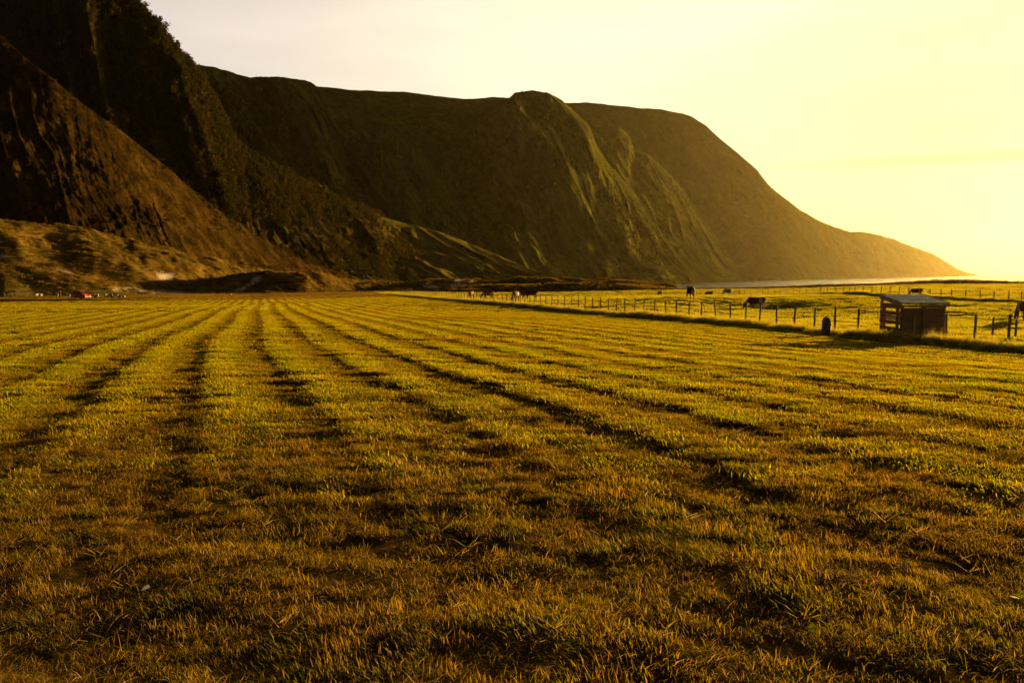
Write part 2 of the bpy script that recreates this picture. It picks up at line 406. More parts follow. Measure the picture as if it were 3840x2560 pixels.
# ------------------------------------------------------------------ terrain sheet
def build_terrain():
    fine = np.linspace(-0.80, 0.80, 760)               # radians either side of +Y
    coarse = np.linspace(0.80, 2 * math.pi - 0.80, 90)[1:-1]
    th = np.concatenate([fine, coarse])
    r = [0.6]
    while r[-1] < 215: r.append(r[-1] * 1.0075)
    while r[-1] < 420: r.append(r[-1] + 1.25)
    while r[-1] < 1100: r.append(r[-1] * 1.025)
    r += [1500, 2200, 3200, 5000, 8000]
    r = np.array(r)
    R, T = np.meshgrid(r, th, indexing='ij')
    X = np.sin(T) * R; Y = np.cos(T) * R
    Z = height(X, Y)
    back = Y < 0.5
    Z = np.where(Y < 0, np.minimum(Z, 0.03 * np.abs(Y)), Z)
    nr, nc = R.shape
    V = np.stack([X, Y, Z], -1).reshape(-1, 3)
    i = np.arange(nr - 1)[:, None] * nc + np.arange(nc)[None]
    j = np.arange(nr - 1)[:, None] * nc + (np.arange(nc)[None] + 1) % nc
    Q = np.stack([i, j, j + nc, i + nc], -1).reshape(-1, 4)[:, ::-1]
    # centre fan as degenerate-free quads is awkward: close the hole with an n-gon
    me = np_mesh('ground', V, Q)
    bm = bmesh.new(); bm.from_mesh(me); bm.verts.ensure_lookup_table()
    f = bm.faces.new([bm.verts[k] for k in range(nc)])
    f.normal_update()
    if f.normal.z < 0: f.normal_flip()
    bm.to_mesh(me); bm.free()
    x, y = V[:, 0], V[:, 1]
    mown = mown_mask(x, y)
    dune = np.zeros(len(x))
    zt = ground_base(x, y)
    for R_ in RIDGES:
        zt2, w = R_.apply(x, y, zt)
        dune = np.maximum(dune, np.clip(w * 1.6, 0, 1)); zt = zt2
    dune = np.maximum(dune, sstep(235, 262, y))
    # bare sand: blow-outs and sheep-worn banks, placed where the photo shows them
    sand = np.zeros(len(x))
    yy = np.maximum(y, 1.0); dz = V[:, 2] - EYE
    fw = y * CP - dz * SP; fw = np.maximum(fw, 0.5); row = 1280 - F * (y * SP + dz * CP) / fw; colp = 1920 + F * x / fw
    for px, py0, rx, ry, k, sl in ((622, 1036, 34, 17, 1.0, 0), (560, 1091, 120, 9, 1.0, 0.11), (690, 1100, 90, 7, 0.9, 0.02), (960, 1050, 26, 14, 0.9, -0.6), (915, 1078, 36, 8, 0.8, -0.5), (1082, 1026, 22, 5, .8, 0),
                              (1708, 1060, 46, 13, 1.1, 0), (1620, 1076, 38, 7, 0.9, 0.1), (1762, 1055, 24, 6, 0.8, 0), (20, 966, 50, 6, 0.75, 0.25), (245, 1016, 55, 8, 0.65, 0.3), (435, 1088, 16, 5, .8, 0)):
        g = np.exp(-((colp - px) / rx) ** 2 - ((row - py0 - sl * (colp - px)) / ry) ** 2)
        sand = np.maximum(sand, g * k)
    sand = np.clip((sand + 0.28 * fbm(x / 4, y / 4, 4, 71) - 0.30) * 3.2, 0, 1) * (y > 195) * (y < 420)
    fattr(me, 'mown', mown); fattr(me, 'dune', dune); fattr(me, 'sand', sand)
    q = M('ground_soil'); p = q.pos()
    soil = q.ramp(q.noise(p, 2.0, 6, 0.65), [(0.3, (0.022, 0.014, 0.003)), (0.55, (0.045, 0.029, 0.005)), (0.8, (0.070, 0.046, 0.008))])
    past = q.ramp(q.noise(p, 0.8, 6, 0.65), [(0.3, (0.06, 0.06, 0.012)), (0.55, (0.11, 0.095, 0.018)), (0.8, (0.15, 0.115, 0.028))])
    dn = q.ramp(q.noise(p, 0.22, 8, 0.72), [(0.36, (0.016, 0.012, 0.003)), (0.5, (0.060, 0.038, 0.006)), (0.66, (0.12, 0.075, 0.012))])
    sd = q.ramp(q.noise(p, 0.6, 5, 0.6), [(0.3, (0.18, 0.145, 0.11)), (0.7, (0.34, 0.29, 0.23))])
    c = q.mix(q.attr('mown'), past, soil); c = q.mix(q.attr('dune'), c, dn); c = q.mix(q.attr('sand'), c, sd)
    q.col(c); q.rough(1.0); q.b.inputs['Specular IOR Level'].default_value = 0.0
    q.bump(q.noise(p, 3.0, 7, 0.7), 0.12, 0.8)
    o = link('ground', me, q.m); o['kind'] = 'structure'
    return o
build_terrain()

# ------------------------------------------------------------------ sea
def build_sea():
    n = 60
    xs = np.linspace(-6000, 13500, n); ys = np.linspace(330, 14000, n)
    X, Y = np.meshgrid(xs, ys)
    V = np.stack([X, Y, np.full_like(X, -18.0)], -1).reshape(-1, 3)
    me = np_mesh('sea', V, grid_faces(n, n))
    q = M('sea_water'); p = q.pos()
    q.col((0.02, 0.035, 0.04)); q.rough(0.22); q.b.inputs['IOR'].default_value = 1.33; q.b.inputs['Specular IOR Level'].default_value = 0.5
    h = q.math('ADD', q.noise(q.map(p, (0.5, 1.0, 1)), 0.22, 6, 0.65), q.math('MULTIPLY', q.noise(p, 0.03, 3), 2.0))
    q.bump(h, 0.2, 1.0)
    o = link('sea', me, q.m); o['kind'] = 'structure'
build_sea()

# ------------------------------------------------------------------ mountains
def hill_material(name, grass, rock, rock_amt, sc=1.0, rockhi=0.75):
    q = M(name); p = q.pos()
    big = q.noise(p, 0.012 * sc, 6, 0.6, 0.6)
    mid = q.noise(q.map(p, (1, 1, 0.6)), 0.075 * sc, 8, 0.68)
    sml = q.noise(p, 0.42 * sc, 6, 0.7)
    f = q.math('ADD', q.math('ADD', q.math('MULTIPLY', big, 0.25), q.math('MULTIPLY', mid, 0.45)), q.math('MULTIPLY', sml, 0.30))
    g = q.ramp(f, [(0.40, grass[0]), (0.50, grass[1]), (0.60, grass[2])])
    rk = q.ramp(q.noise(q.map(p, (1, 1, 0.3)), 0.20 * sc, 8, 0.75), [(0.38, rock[0]), (0.62, rock[1])])
    steep = q.math('SUBTRACT', q.attr('rock'), q.math('MULTIPLY', q.noise(q.map(p, (1, 1, 0.45)), 0.05 * sc, 8, 0.72), 1.1))
    k = q.ramp(q.math('ADD', steep, rock_amt), [(0.42, 0.0), (0.52, 1.0)])
    q.col(q.mix(k, g, rk)); q.rough(1.0); q.b.inputs['Specular IOR Level'].default_value = 0.0
    hb = q.math('ADD', q.noise(p, 0.16 * sc, 9, 0.75), q.math('MULTIPLY', q.noise(p, 0.7 * sc, 6, 0.75), 0.35))
    q.bump(hb, 4.0 / sc, 1.0)
    return q.m

HILL_POINTS = {}
def mountain(name, crest, foot, mt, prof=1.25, ribs=(0, 1, 0), rough_amp=(6, 40), crest_jit=3.0, cliff=0.0, seed=0, nS=620, nT=190, rib2=None, gully=(5, 60)):
    """crest: (px,py,Y) points; foot: (px,Y,z). A real hillside: front slope, crest and a back slope behind it."""
    C = np.array(crest, float); Fo = np.array(foot, float)
    px = np.linspace(C[0, 0], C[-1, 0], nS)
    py = np.interp(px, C[:, 0], C[:, 1]); yr = np.interp(px, C[:, 0], C[:, 2])
    ker = np.hanning(9); ker /= ker.sum()
    sm = lambda v: np.convolve(np.pad(v, 4, mode='edge'), ker, 'valid')
    hw = nS // 14; kw = np.hanning(2 * hw + 1); kw /= kw.sum()
    smw = lambda v: np.convolve(np.pad(v, hw, mode='reflect', reflect_type='odd'), kw, 'valid')
    py = sm(py); yr = smw(yr)
    py = py + fbm(px / 60.0, px * 0 + seed, 4, seed + 3, 0.6) * crest_jit
    yf = smw(np.interp(px, Fo[:, 0], Fo[:, 1])); zf = sm(np.interp(px, Fo[:, 0], Fo[:, 2]))
    xr, _, zr = pt(px, py, yr)
    ar = xr / yr
    t = np.concatenate([np.linspace(0, 1, nT), 1 + np.linspace(0, 1, 28)[1:] ** 1.6 * 1.1])
    T, _ = np.meshgrid(t, px, indexing='ij')
    tf = np.clip(T, 0, 1)
    P = tf ** prof
    if cliff: P = P * (1 - cliff) + cliff * sstep(0.35, 0.85, tf)
    Yv = yf + (yr - yf) * T
    Zv = zf + (zr - zf) * P
    back = np.clip(T - 1, 0, 2)
    Zv = Zv - back * (zr - zf) * 0.55 * np.minimum(back * 1.6 + 0.12, 1.0)
    env = np.sin(np.clip(tf, 0, 1) * math.pi) ** 0.6 * (T <= 1) + 0.0
    env = np.maximum(env, (T > 1) * 0.0)
    scale = (yr / 1000.0)
    wx = px[None] + fbm(px[None] / 170 + T * 0, T * 3.1, 3, seed + 40) * 55
    amp, wid, shear = ribs
    d = 0
    if amp:
        c = wx + shear * tf
        rdg = 1 - np.abs(vnoise(c / wid, T * 1.3 + 5, seed + 50) * 2 - 1)
        d = d + amp * (rdg ** 1.5 - 0.4)
        rdg2 = 1 - np.abs(vnoise(c / (wid * 0.36) + 9, T * 2.4, seed + 51) * 2 - 1)
        d = d + amp * 0.33 * (rdg2 ** 1.3 - 0.4)
        rdg3 = 1 - np.abs(vnoise(c / (wid * 0.13) + 4, T * 6, seed + 52) * 2 - 1)
        d = d + amp * 0.12 * (rdg3 - 0.5)
    if rib2:
        for (pts, a2, w2) in rib2:                # named spur lines: crest through photo points
            R = np.array(pts, float)
            # pixel row of each surface point
            row = 1025 - (Zv - EYE) / Yv * F
            cx = np.interp(row, R[:, 1], R[:, 0])
            ins = sstep(R[0, 1] - 30, R[0, 1] + 30, row) * (1 - sstep(R[-1, 1] - 20, R[-1, 1] + 40, row))
            cx = cx + 26 * fbm(row / 55.0, row * 0 + a2, 3, seed + 80)
            u = (px[None] - cx) / w2
            spur = np.where(u < 0, np.exp(-(u / 1.6) ** 2), np.exp(-np.abs(u / 0.45) ** 1.3))
            spur = spur * (0.55 + 0.75 * vnoise(row / 60.0 + 3, px[None] / 90.0, seed + 81))
            d = d + a2 * spur * ins
    gl, gw = gully
    cc = wx + shear * tf * 1.0
    g1_ = ridged(cc / gw + 3.3, T * 1.6 + 0.4 * fbm(cc / gw, T * 4, 2, seed + 70), 4, seed + 71, 0.55)
    d = d + gl * (g1_ - 0.45)
    crag = ridged(px[None] / (gw * 0.8) + T * 0.7, T * 9 + px[None] / 300, 4, seed + 75, 0.6)
    cm = sstep(0.52, 0.75, vnoise(px[None] / 120 + 7, T * 4.5 + 2, seed + 76)) * sstep(0.2, 0.5, tf)
    d = d + gl * 0.9 * (crag - 0.4) * cm
    a1, w1 = rough_amp
    Xg = ar[None] * Yv
    fine = fbm(Xg / w1, (Yv * 0.6 + Zv * 0.8) / w1, 6, seed + 60, 0.58) * a1
    fine = fine + (ridged(Xg / (w1 * 0.35), (Zv * 0.5 + Yv * 0.4) / (w1 * 0.9), 3, seed + 61) - 0.5) * a1 * 0.5
    dd = (d + fine) * env + fine * 0.25 * (T > 1)
    Yv = Yv - dd * 0.85
    Zv = Zv + dd * 0.28
    Xv = ar[None] * Yv
    V = np.stack([Xv, Yv, Zv], -1).reshape(-1, 3)
    me = np_mesh(name, V, grid_faces(len(t), nS))
    # steepness -> bare rock
    gz = np.gradient(Zv, axis=0); gy = np.gradient(Yv, axis=0)
    steep = np.clip(np.abs(gz) / (np.abs(gy) + np.abs(gz) + 1e-6), 0, 1)
    fattr(me, 'rock', steep * np.clip((T - 0.15) * 3, 0.2, 1))
    o = link(name, me, mt); o['kind'] = 'structure'
    HILL_POINTS[name + str(seed)] = (Xv, Yv, Zv, T, np.broadcast_to(px[None], T.shape))
    return o

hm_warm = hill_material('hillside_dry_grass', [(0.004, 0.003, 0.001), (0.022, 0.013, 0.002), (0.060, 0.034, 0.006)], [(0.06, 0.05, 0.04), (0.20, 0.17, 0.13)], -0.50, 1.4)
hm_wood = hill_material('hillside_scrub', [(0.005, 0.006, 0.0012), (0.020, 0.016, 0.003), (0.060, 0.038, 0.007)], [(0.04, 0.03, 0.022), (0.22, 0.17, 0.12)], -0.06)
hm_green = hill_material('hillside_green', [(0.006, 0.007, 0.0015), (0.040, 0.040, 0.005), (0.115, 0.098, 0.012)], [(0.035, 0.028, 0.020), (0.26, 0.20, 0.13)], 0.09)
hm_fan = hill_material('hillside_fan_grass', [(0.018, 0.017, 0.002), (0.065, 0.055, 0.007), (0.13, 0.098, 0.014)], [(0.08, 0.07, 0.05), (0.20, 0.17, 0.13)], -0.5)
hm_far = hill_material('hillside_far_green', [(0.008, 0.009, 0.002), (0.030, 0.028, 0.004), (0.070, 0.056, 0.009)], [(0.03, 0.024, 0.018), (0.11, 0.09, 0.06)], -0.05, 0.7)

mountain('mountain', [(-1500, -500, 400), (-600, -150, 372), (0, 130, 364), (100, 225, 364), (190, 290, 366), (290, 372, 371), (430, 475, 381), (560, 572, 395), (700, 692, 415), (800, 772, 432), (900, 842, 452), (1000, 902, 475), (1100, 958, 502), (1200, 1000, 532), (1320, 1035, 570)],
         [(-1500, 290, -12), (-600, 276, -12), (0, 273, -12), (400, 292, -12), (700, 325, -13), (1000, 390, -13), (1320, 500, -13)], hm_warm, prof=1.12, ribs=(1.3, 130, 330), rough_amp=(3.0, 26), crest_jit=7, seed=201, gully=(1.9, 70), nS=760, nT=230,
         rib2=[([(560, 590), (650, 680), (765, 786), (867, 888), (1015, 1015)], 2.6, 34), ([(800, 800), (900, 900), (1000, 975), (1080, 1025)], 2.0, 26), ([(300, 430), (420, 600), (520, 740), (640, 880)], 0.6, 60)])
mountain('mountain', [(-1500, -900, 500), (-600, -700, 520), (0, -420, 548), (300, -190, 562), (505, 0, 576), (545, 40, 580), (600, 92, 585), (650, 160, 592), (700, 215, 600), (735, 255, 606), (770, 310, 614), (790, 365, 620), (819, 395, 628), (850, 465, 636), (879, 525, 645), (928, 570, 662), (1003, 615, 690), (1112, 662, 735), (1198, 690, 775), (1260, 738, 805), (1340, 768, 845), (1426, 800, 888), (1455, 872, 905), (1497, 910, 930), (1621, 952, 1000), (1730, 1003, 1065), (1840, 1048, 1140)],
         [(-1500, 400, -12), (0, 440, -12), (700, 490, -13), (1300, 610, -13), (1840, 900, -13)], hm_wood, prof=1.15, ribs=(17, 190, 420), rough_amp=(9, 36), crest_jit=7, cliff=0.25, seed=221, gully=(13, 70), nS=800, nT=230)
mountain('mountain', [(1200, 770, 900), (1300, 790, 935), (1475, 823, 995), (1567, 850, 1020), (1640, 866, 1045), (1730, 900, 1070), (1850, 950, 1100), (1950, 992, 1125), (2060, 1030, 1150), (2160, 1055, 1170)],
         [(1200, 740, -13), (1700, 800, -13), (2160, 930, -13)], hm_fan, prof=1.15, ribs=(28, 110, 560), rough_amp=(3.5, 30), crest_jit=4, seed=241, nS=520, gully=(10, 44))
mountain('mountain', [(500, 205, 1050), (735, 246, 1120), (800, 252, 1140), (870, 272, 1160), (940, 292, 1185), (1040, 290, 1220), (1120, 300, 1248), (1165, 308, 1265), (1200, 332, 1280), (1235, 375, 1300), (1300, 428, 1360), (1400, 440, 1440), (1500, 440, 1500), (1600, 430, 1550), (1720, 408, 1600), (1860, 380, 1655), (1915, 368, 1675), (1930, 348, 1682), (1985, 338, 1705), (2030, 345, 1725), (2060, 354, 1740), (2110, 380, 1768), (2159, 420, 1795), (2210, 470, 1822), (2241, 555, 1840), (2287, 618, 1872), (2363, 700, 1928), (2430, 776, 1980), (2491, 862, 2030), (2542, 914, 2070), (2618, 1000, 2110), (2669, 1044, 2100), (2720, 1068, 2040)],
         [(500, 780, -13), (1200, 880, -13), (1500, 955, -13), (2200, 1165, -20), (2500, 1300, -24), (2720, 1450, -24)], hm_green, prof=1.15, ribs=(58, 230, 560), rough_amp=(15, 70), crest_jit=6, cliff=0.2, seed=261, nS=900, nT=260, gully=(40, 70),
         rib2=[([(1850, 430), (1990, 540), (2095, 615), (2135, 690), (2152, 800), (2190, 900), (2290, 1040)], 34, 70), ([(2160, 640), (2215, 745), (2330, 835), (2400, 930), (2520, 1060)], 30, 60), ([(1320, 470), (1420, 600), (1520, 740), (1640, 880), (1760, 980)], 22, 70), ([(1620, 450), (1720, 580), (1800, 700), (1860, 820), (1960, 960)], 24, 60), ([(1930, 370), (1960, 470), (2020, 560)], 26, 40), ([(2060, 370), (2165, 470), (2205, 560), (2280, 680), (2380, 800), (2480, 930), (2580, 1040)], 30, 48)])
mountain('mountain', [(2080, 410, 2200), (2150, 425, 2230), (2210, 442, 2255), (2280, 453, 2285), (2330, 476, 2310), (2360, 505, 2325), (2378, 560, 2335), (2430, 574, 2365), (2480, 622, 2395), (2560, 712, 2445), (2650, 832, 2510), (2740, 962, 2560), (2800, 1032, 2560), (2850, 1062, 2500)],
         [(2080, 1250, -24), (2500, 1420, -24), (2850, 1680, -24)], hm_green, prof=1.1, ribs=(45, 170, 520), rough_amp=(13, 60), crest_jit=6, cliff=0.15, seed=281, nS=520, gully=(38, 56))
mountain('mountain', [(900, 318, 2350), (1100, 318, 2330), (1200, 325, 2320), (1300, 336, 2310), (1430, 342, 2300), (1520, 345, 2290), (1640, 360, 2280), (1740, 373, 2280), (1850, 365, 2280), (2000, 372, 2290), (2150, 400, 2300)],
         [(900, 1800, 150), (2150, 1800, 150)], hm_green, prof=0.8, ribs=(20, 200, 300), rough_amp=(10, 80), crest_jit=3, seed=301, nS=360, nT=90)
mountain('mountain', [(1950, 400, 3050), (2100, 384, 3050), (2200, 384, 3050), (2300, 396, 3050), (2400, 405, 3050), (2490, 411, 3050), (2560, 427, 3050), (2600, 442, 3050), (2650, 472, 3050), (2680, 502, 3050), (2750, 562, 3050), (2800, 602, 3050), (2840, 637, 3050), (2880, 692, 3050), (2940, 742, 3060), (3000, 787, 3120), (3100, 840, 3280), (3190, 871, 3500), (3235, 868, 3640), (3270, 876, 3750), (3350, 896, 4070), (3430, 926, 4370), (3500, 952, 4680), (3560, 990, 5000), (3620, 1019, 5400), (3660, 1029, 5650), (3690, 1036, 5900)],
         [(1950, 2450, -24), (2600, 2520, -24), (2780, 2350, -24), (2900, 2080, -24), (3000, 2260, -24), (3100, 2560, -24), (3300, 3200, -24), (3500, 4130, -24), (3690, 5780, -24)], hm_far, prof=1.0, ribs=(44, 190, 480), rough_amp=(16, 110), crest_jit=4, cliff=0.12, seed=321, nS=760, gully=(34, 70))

# ------------------------------------------------------------------ grass and scrub (scattered by geometry nodes)
def grass_patch(name, size, n, h, w, lean, mat, dry=0.25, spread=0.30, stems=0, stem_h=(0.5, 0.8), droop=0.35, flat=0.0, rs=None):
    """one tuft-patch mesh: n tapered two-joint blades over a size x size square"""
    r = rs or rng
    N = n + stems
    bx = r.uniform(-size / 2, size / 2, N); by = r.uniform(-size / 2, size / 2, N)
    # gather the blades into little tussocks
    k = max(3, N // 14)
    cx = r.uniform(-size / 2, size / 2, k); cy_ = r.uniform(-size / 2, size / 2, k)
    ci = r.integers(0, k, N)
    g = 0.55
    bx = bx * (1 - g) + g * (cx[ci] + r.normal(0, size * 0.05, N)); by = by * (1 - g) + g * (cy_[ci] + r.normal(0, size * 0.05, N))
    hh = r.uniform(h[0], h[1], N) * r.uniform(0.75, 1.1, k)[ci]; ww = r.uniform(w[0], w[1], N)
    if stems:
        hh[n:] = r.uniform(stem_h[0], stem_h[1], stems); ww[n:] = w[0] * 0.6
    lx = lean[0] + r.normal(0, spread, N) + r.normal(0, spread * 0.6, k)[ci]; ly = lean[1] + r.normal(0, spread, N) + r.normal(0, spread * 0.6, k)[ci]
    if flat:
        m = r.random(N) < flat
        an = r.uniform(0, 2 * math.pi, N); lx = np.where(m, np.cos(an) * 2.4, lx); ly = np.where(m, np.sin(an) * 2.4, ly)
    ln = np.sqrt(1 + lx * lx + ly * ly)
    dx, dy, dz = lx / ln, ly / ln, 1 / ln
    th = r.uniform(0, math.pi, N); sx, sy = np.cos(th) * ww / 2, np.sin(th) * ww / 2
    mid = 0.55; dr = droop * hh
    z0 = -0.012
    P = np.zeros((N, 5, 3))
    P[:, 0] = np.stack([bx - sx, by - sy, np.full(N, z0)], 1); P[:, 1] = np.stack([bx + sx, by + sy, np.full(N, z0)], 1)
    mx, my, mz = bx + dx * hh * mid, by + dy * hh * mid, dz * hh * mid
    P[:, 2] = np.stack([mx - sx * 0.85, my - sy * 0.85, mz], 1); P[:, 3] = np.stack([mx + sx * 0.85, my + sy * 0.85, mz], 1)
    ex = np.sign(lx) * dr * np.abs(dx); ey = np.sign(ly) * dr * np.abs(dy)
    P[:, 4] = np.stack([bx + dx * hh + ex, by + dy * hh + ey, dz * hh - dr * 0.25 * np.abs(dx)], 1)
    b = np.arange(N)[:, None] * 5
    T = np.stack([b + [0, 1, 3], b + [0, 3, 2], b + [2, 3, 4]], 1).reshape(-1, 3)
    me = np_mesh(name, P.reshape(-1, 3), T, smooth=False)
    tint = np.repeat(np.clip(r.normal(0.6, 0.24, N), 0, 1), 5)
    dv = (r.random(N) < dry) * r.uniform(0.5, 1.0, N) + 0.12 * r.random(N)
    dv = dv.reshape(-1)
    if stems: dv[n:] = 0.95
    fattr(me, 'tint', tint); fattr(me, 'dry', np.repeat(np.clip(dv, 0, 1), 5))
    me.materials.append(mat)
    return bpy.data.objects.new(name, me)               # a prototype: never linked to the scene itself

def scatter(name, protos, P, rz, sc, idx, kind='stuff', tilt=None):
    col = bpy.data.collections.new(name + '_pieces')
    for p in protos: col.objects.link(p)
    me = bpy.data.meshes.new(name)
    P = np.ascontiguousarray(P, np.float32)
    me.vertices.add(len(P)); me.vertices.foreach_set('co', P.ravel())
    rot = np.zeros((len(P), 3), np.float32); rot[:, 2] = rz
    if tilt is not None: rot[:, :2] = tilt
    a = me.attributes.new('turn', 'FLOAT_VECTOR', 'POINT'); a.data.foreach_set('vector', rot.ravel())
    fattr(me, 'size', sc)
    a = me.attributes.new('pick', 'INT', 'POINT'); a.data.foreach_set('value', np.ascontiguousarray(idx, np.int32))
    o = link(name, me); o['kind'] = kind
    g = bpy.data.node_groups.new(name + '_scatter', 'GeometryNodeTree')
    g.interface.new_socket('Geometry', in_out='INPUT', socket_type='NodeSocketGeometry')
    g.interface.new_socket('Geometry', in_out='OUTPUT', socket_type='NodeSocketGeometry')
    n, l = g.nodes, g.links
    gi = n.new('NodeGroupInput'); go = n.new('NodeGroupOutput')
    ci = n.new('GeometryNodeCollectionInfo'); ci.inputs['Collection'].default_value = col
    ci.inputs['Separate Children'].default_value = True; ci.inputs['Reset Children'].default_value = True
    ip = n.new('GeometryNodeInstanceOnPoints'); ip.inputs['Pick Instance'].default_value = True
    def na(nm, t):
        q = n.new('GeometryNodeInputNamedAttribute'); q.data_type = t; q.inputs['Name'].default_value = nm
        return q.outputs['Attribute']
    l.new(gi.outputs[0], ip.inputs['Points']); l.new(ci.outputs[0], ip.inputs['Instance'])
    l.new(na('turn', 'FLOAT_VECTOR'), ip.inputs['Rotation']); l.new(na('size', 'FLOAT'), ip.inputs['Scale']); l.new(na('pick', 'INT'), ip.inputs['Instance Index'])
    l.new(ip.outputs[0], go.inputs[0])
    md = o.modifiers.new('scatter', 'NODES'); md.node_group = g
    return o

def wedge(r0, r1, half, n, c=0.0):
    r = np.sqrt(rng.uniform(r0 * r0, r1 * r1, n)); th = c + rng.uniform(-half, half, n)
    return np.sin(th) * r, np.cos(th) * r

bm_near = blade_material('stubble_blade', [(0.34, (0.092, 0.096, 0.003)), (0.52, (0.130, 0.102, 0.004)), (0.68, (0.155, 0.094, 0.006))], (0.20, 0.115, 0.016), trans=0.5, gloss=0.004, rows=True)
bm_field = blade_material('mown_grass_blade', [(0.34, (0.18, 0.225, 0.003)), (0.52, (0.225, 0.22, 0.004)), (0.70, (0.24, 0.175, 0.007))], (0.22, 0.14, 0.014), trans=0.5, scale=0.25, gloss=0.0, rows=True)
bm_past = blade_material('pasture_blade', [(0.34, (0.20, 0.24, 0.004)), (0.52, (0.26, 0.25, 0.006)), (0.68, (0.28, 0.215, 0.010))], (0.26, 0.17, 0.03), trans=0.5, scale=0.12, gloss=0.0)
bm_tall = blade_material('tall_grass_blade', [(0.34, (0.14, 0.165, 0.004)), (0.52, (0.19, 0.185, 0.006)), (0.68, (0.22, 0.175, 0.010))], (0.27, 0.19, 0.05), trans=0.62, scale=0.4, gloss=0.0)
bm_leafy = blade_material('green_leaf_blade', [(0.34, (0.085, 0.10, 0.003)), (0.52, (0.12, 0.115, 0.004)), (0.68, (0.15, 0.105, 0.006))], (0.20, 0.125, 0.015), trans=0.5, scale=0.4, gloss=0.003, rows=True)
bm_dune = blade_material('dune_grass_blade', [(0.38, (0.022, 0.015, 0.002)), (0.50, (0.10, 0.064, 0.006)), (0.64, (0.19, 0.122, 0.014))], (0.23, 0.145, 0.025), trans=0.4, scale=0.07, gloss=0.0)

LEAN = (-0.42, -0.10)
def put_field(name, r0, r1, half, n, protos, size_jit=(0.75, 1.2), rowgain=0.2, lumpk=0.6, cluster=False, fade_in=None, fade_out=None):
    x, y = wedge(r0, r1, half, n)
    k = (rng.random(n) < mown_mask(x, y)) & (y > 0.3)
    rr = np.hypot(x, y)                        # neighbouring bands of patches overlap and mingle
    if fade_in: k &= rng.random(n) < sstep(fade_in[0], fade_in[1], rr)
    if fade_out: k &= rng.random(n) < 1 - sstep(fade_out[0], fade_out[1], rr)
    x, y = x[k], y[k]
    ph = row_phase(x, y); kk = np.floor(ph + 0.5); f = (ph - kk) * ROW_S
    ridge = np.exp(-((f - 0.20) / 0.16) ** 2)
    lump = fbm(x / 0.8, y / 0.5, 3, 24)
    # just left of each swath edge the cut stalks lie flat and little stands up
    strg = (1 - 0.75 * sstep(4.5, 9.0, row_u(x, y))) * (0.8 + 0.2 * np.clip(1.5 * vnoise(y / 6.0 + kk * 3.3, kk, 12), 0, 1))
    bare = np.exp(-((f + 0.24) / 0.24) ** 4) * strg * (0.12 + 0.88 * sstep(4, 13, y))
    hol = sstep(0.14, 0.40, fbm(x / 0.9, y / 0.42, 3, 77)) * (1 - sstep(14, 30, np.hypot(x, y))) * 0.75
    keep = rng.random(len(x)) > np.maximum(bare * 0.38, hol)
    x, y, ph, kk, f, ridge, lump = (v_[keep] for v_ in (x, y, ph, kk, f, ridge, lump))
    sc = rng.uniform(*size_jit, len(x)) * (1 + rowgain * ridge) * (1 + lumpk * lump) * (1 - 0.25 * np.exp(-((f + 0.24) / 0.24) ** 4))
    pick = rng.integers(0, len(protos), len(x))
    if cluster:
        g = fbm(x / 1.1, y / 0.7, 3, 29) * 1.7 + rng.normal(0, 0.35, len(x))
        pick = np.clip(np.floor((g * 0.5 + 0.5) * len(protos)), 0, len(protos) - 1).astype(int)
    z = height(x, y)
    rz = rng.normal(0, 0.35, len(x)) + 1.3 * fbm(x / 0.9, y / 0.9, 3, 27)
    scatter(name, protos, np.stack([x, y, z], 1), rz, np.clip(sc, 0.4, 2.2), pick)

def near_set():
    P = [grass_patch('stubble_patch', 0.30, 125, (0.022, 0.058), (0.0028, 0.0055), LEAN, bm_near, 0.30, flat=0.16) for _ in range(3)]
    P += [grass_patch('leafy_patch', 0.30, 90, (0.03, 0.068), (0.0045, 0.008), (-0.55, -0.15), bm_leafy, 0.10, flat=0.08, droop=0.5) for _ in range(2)]
    P += [grass_patch('stalk_patch', 0.30, 80, (0.025, 0.07), (0.0028, 0.0042), (-0.30, -0.05), bm_near, 0.85, spread=0.18, flat=0.25, droop=0.05) for _ in range(2)]
    P += [grass_patch('fine_patch', 0.30, 190, (0.018, 0.05), (0.002, 0.0035), (-0.8, -0.2), bm_near, 0.2, spread=0.2, droop=0.6)]
    return P
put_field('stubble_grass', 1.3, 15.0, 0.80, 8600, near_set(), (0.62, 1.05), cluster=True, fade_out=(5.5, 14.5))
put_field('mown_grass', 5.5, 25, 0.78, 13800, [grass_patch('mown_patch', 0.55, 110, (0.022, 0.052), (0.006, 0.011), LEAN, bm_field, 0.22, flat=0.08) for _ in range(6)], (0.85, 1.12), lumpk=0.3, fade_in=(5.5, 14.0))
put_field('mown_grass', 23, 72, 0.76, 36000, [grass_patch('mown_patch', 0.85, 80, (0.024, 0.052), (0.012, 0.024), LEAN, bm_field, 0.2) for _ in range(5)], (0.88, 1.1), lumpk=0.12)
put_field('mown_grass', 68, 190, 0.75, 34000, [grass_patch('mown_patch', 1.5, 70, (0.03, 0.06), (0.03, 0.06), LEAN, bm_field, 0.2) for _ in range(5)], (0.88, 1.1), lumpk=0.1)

def put_thatch():
    x, y = wedge(1.2, 13, 0.80, 3800); k = mown_mask(x, y) > 0.5; x, y = x[k], y[k]
    pr = [grass_patch('thatch_patch', 0.42, 150, (0.03, 0.10), (0.003, 0.006), (-0.6, 0.1), bm_near, 0.5, spread=0.9, flat=0.75, droop=0.15) for _ in range(5)]
    scatter('grass_thatch', pr, np.stack([x, y, height(x, y) - 0.004], 1), rng.uniform(0, 6.28, len(x)), rng.uniform(0.6, 1.0, len(x)), rng.integers(0, 5, len(x)))
put_thatch()

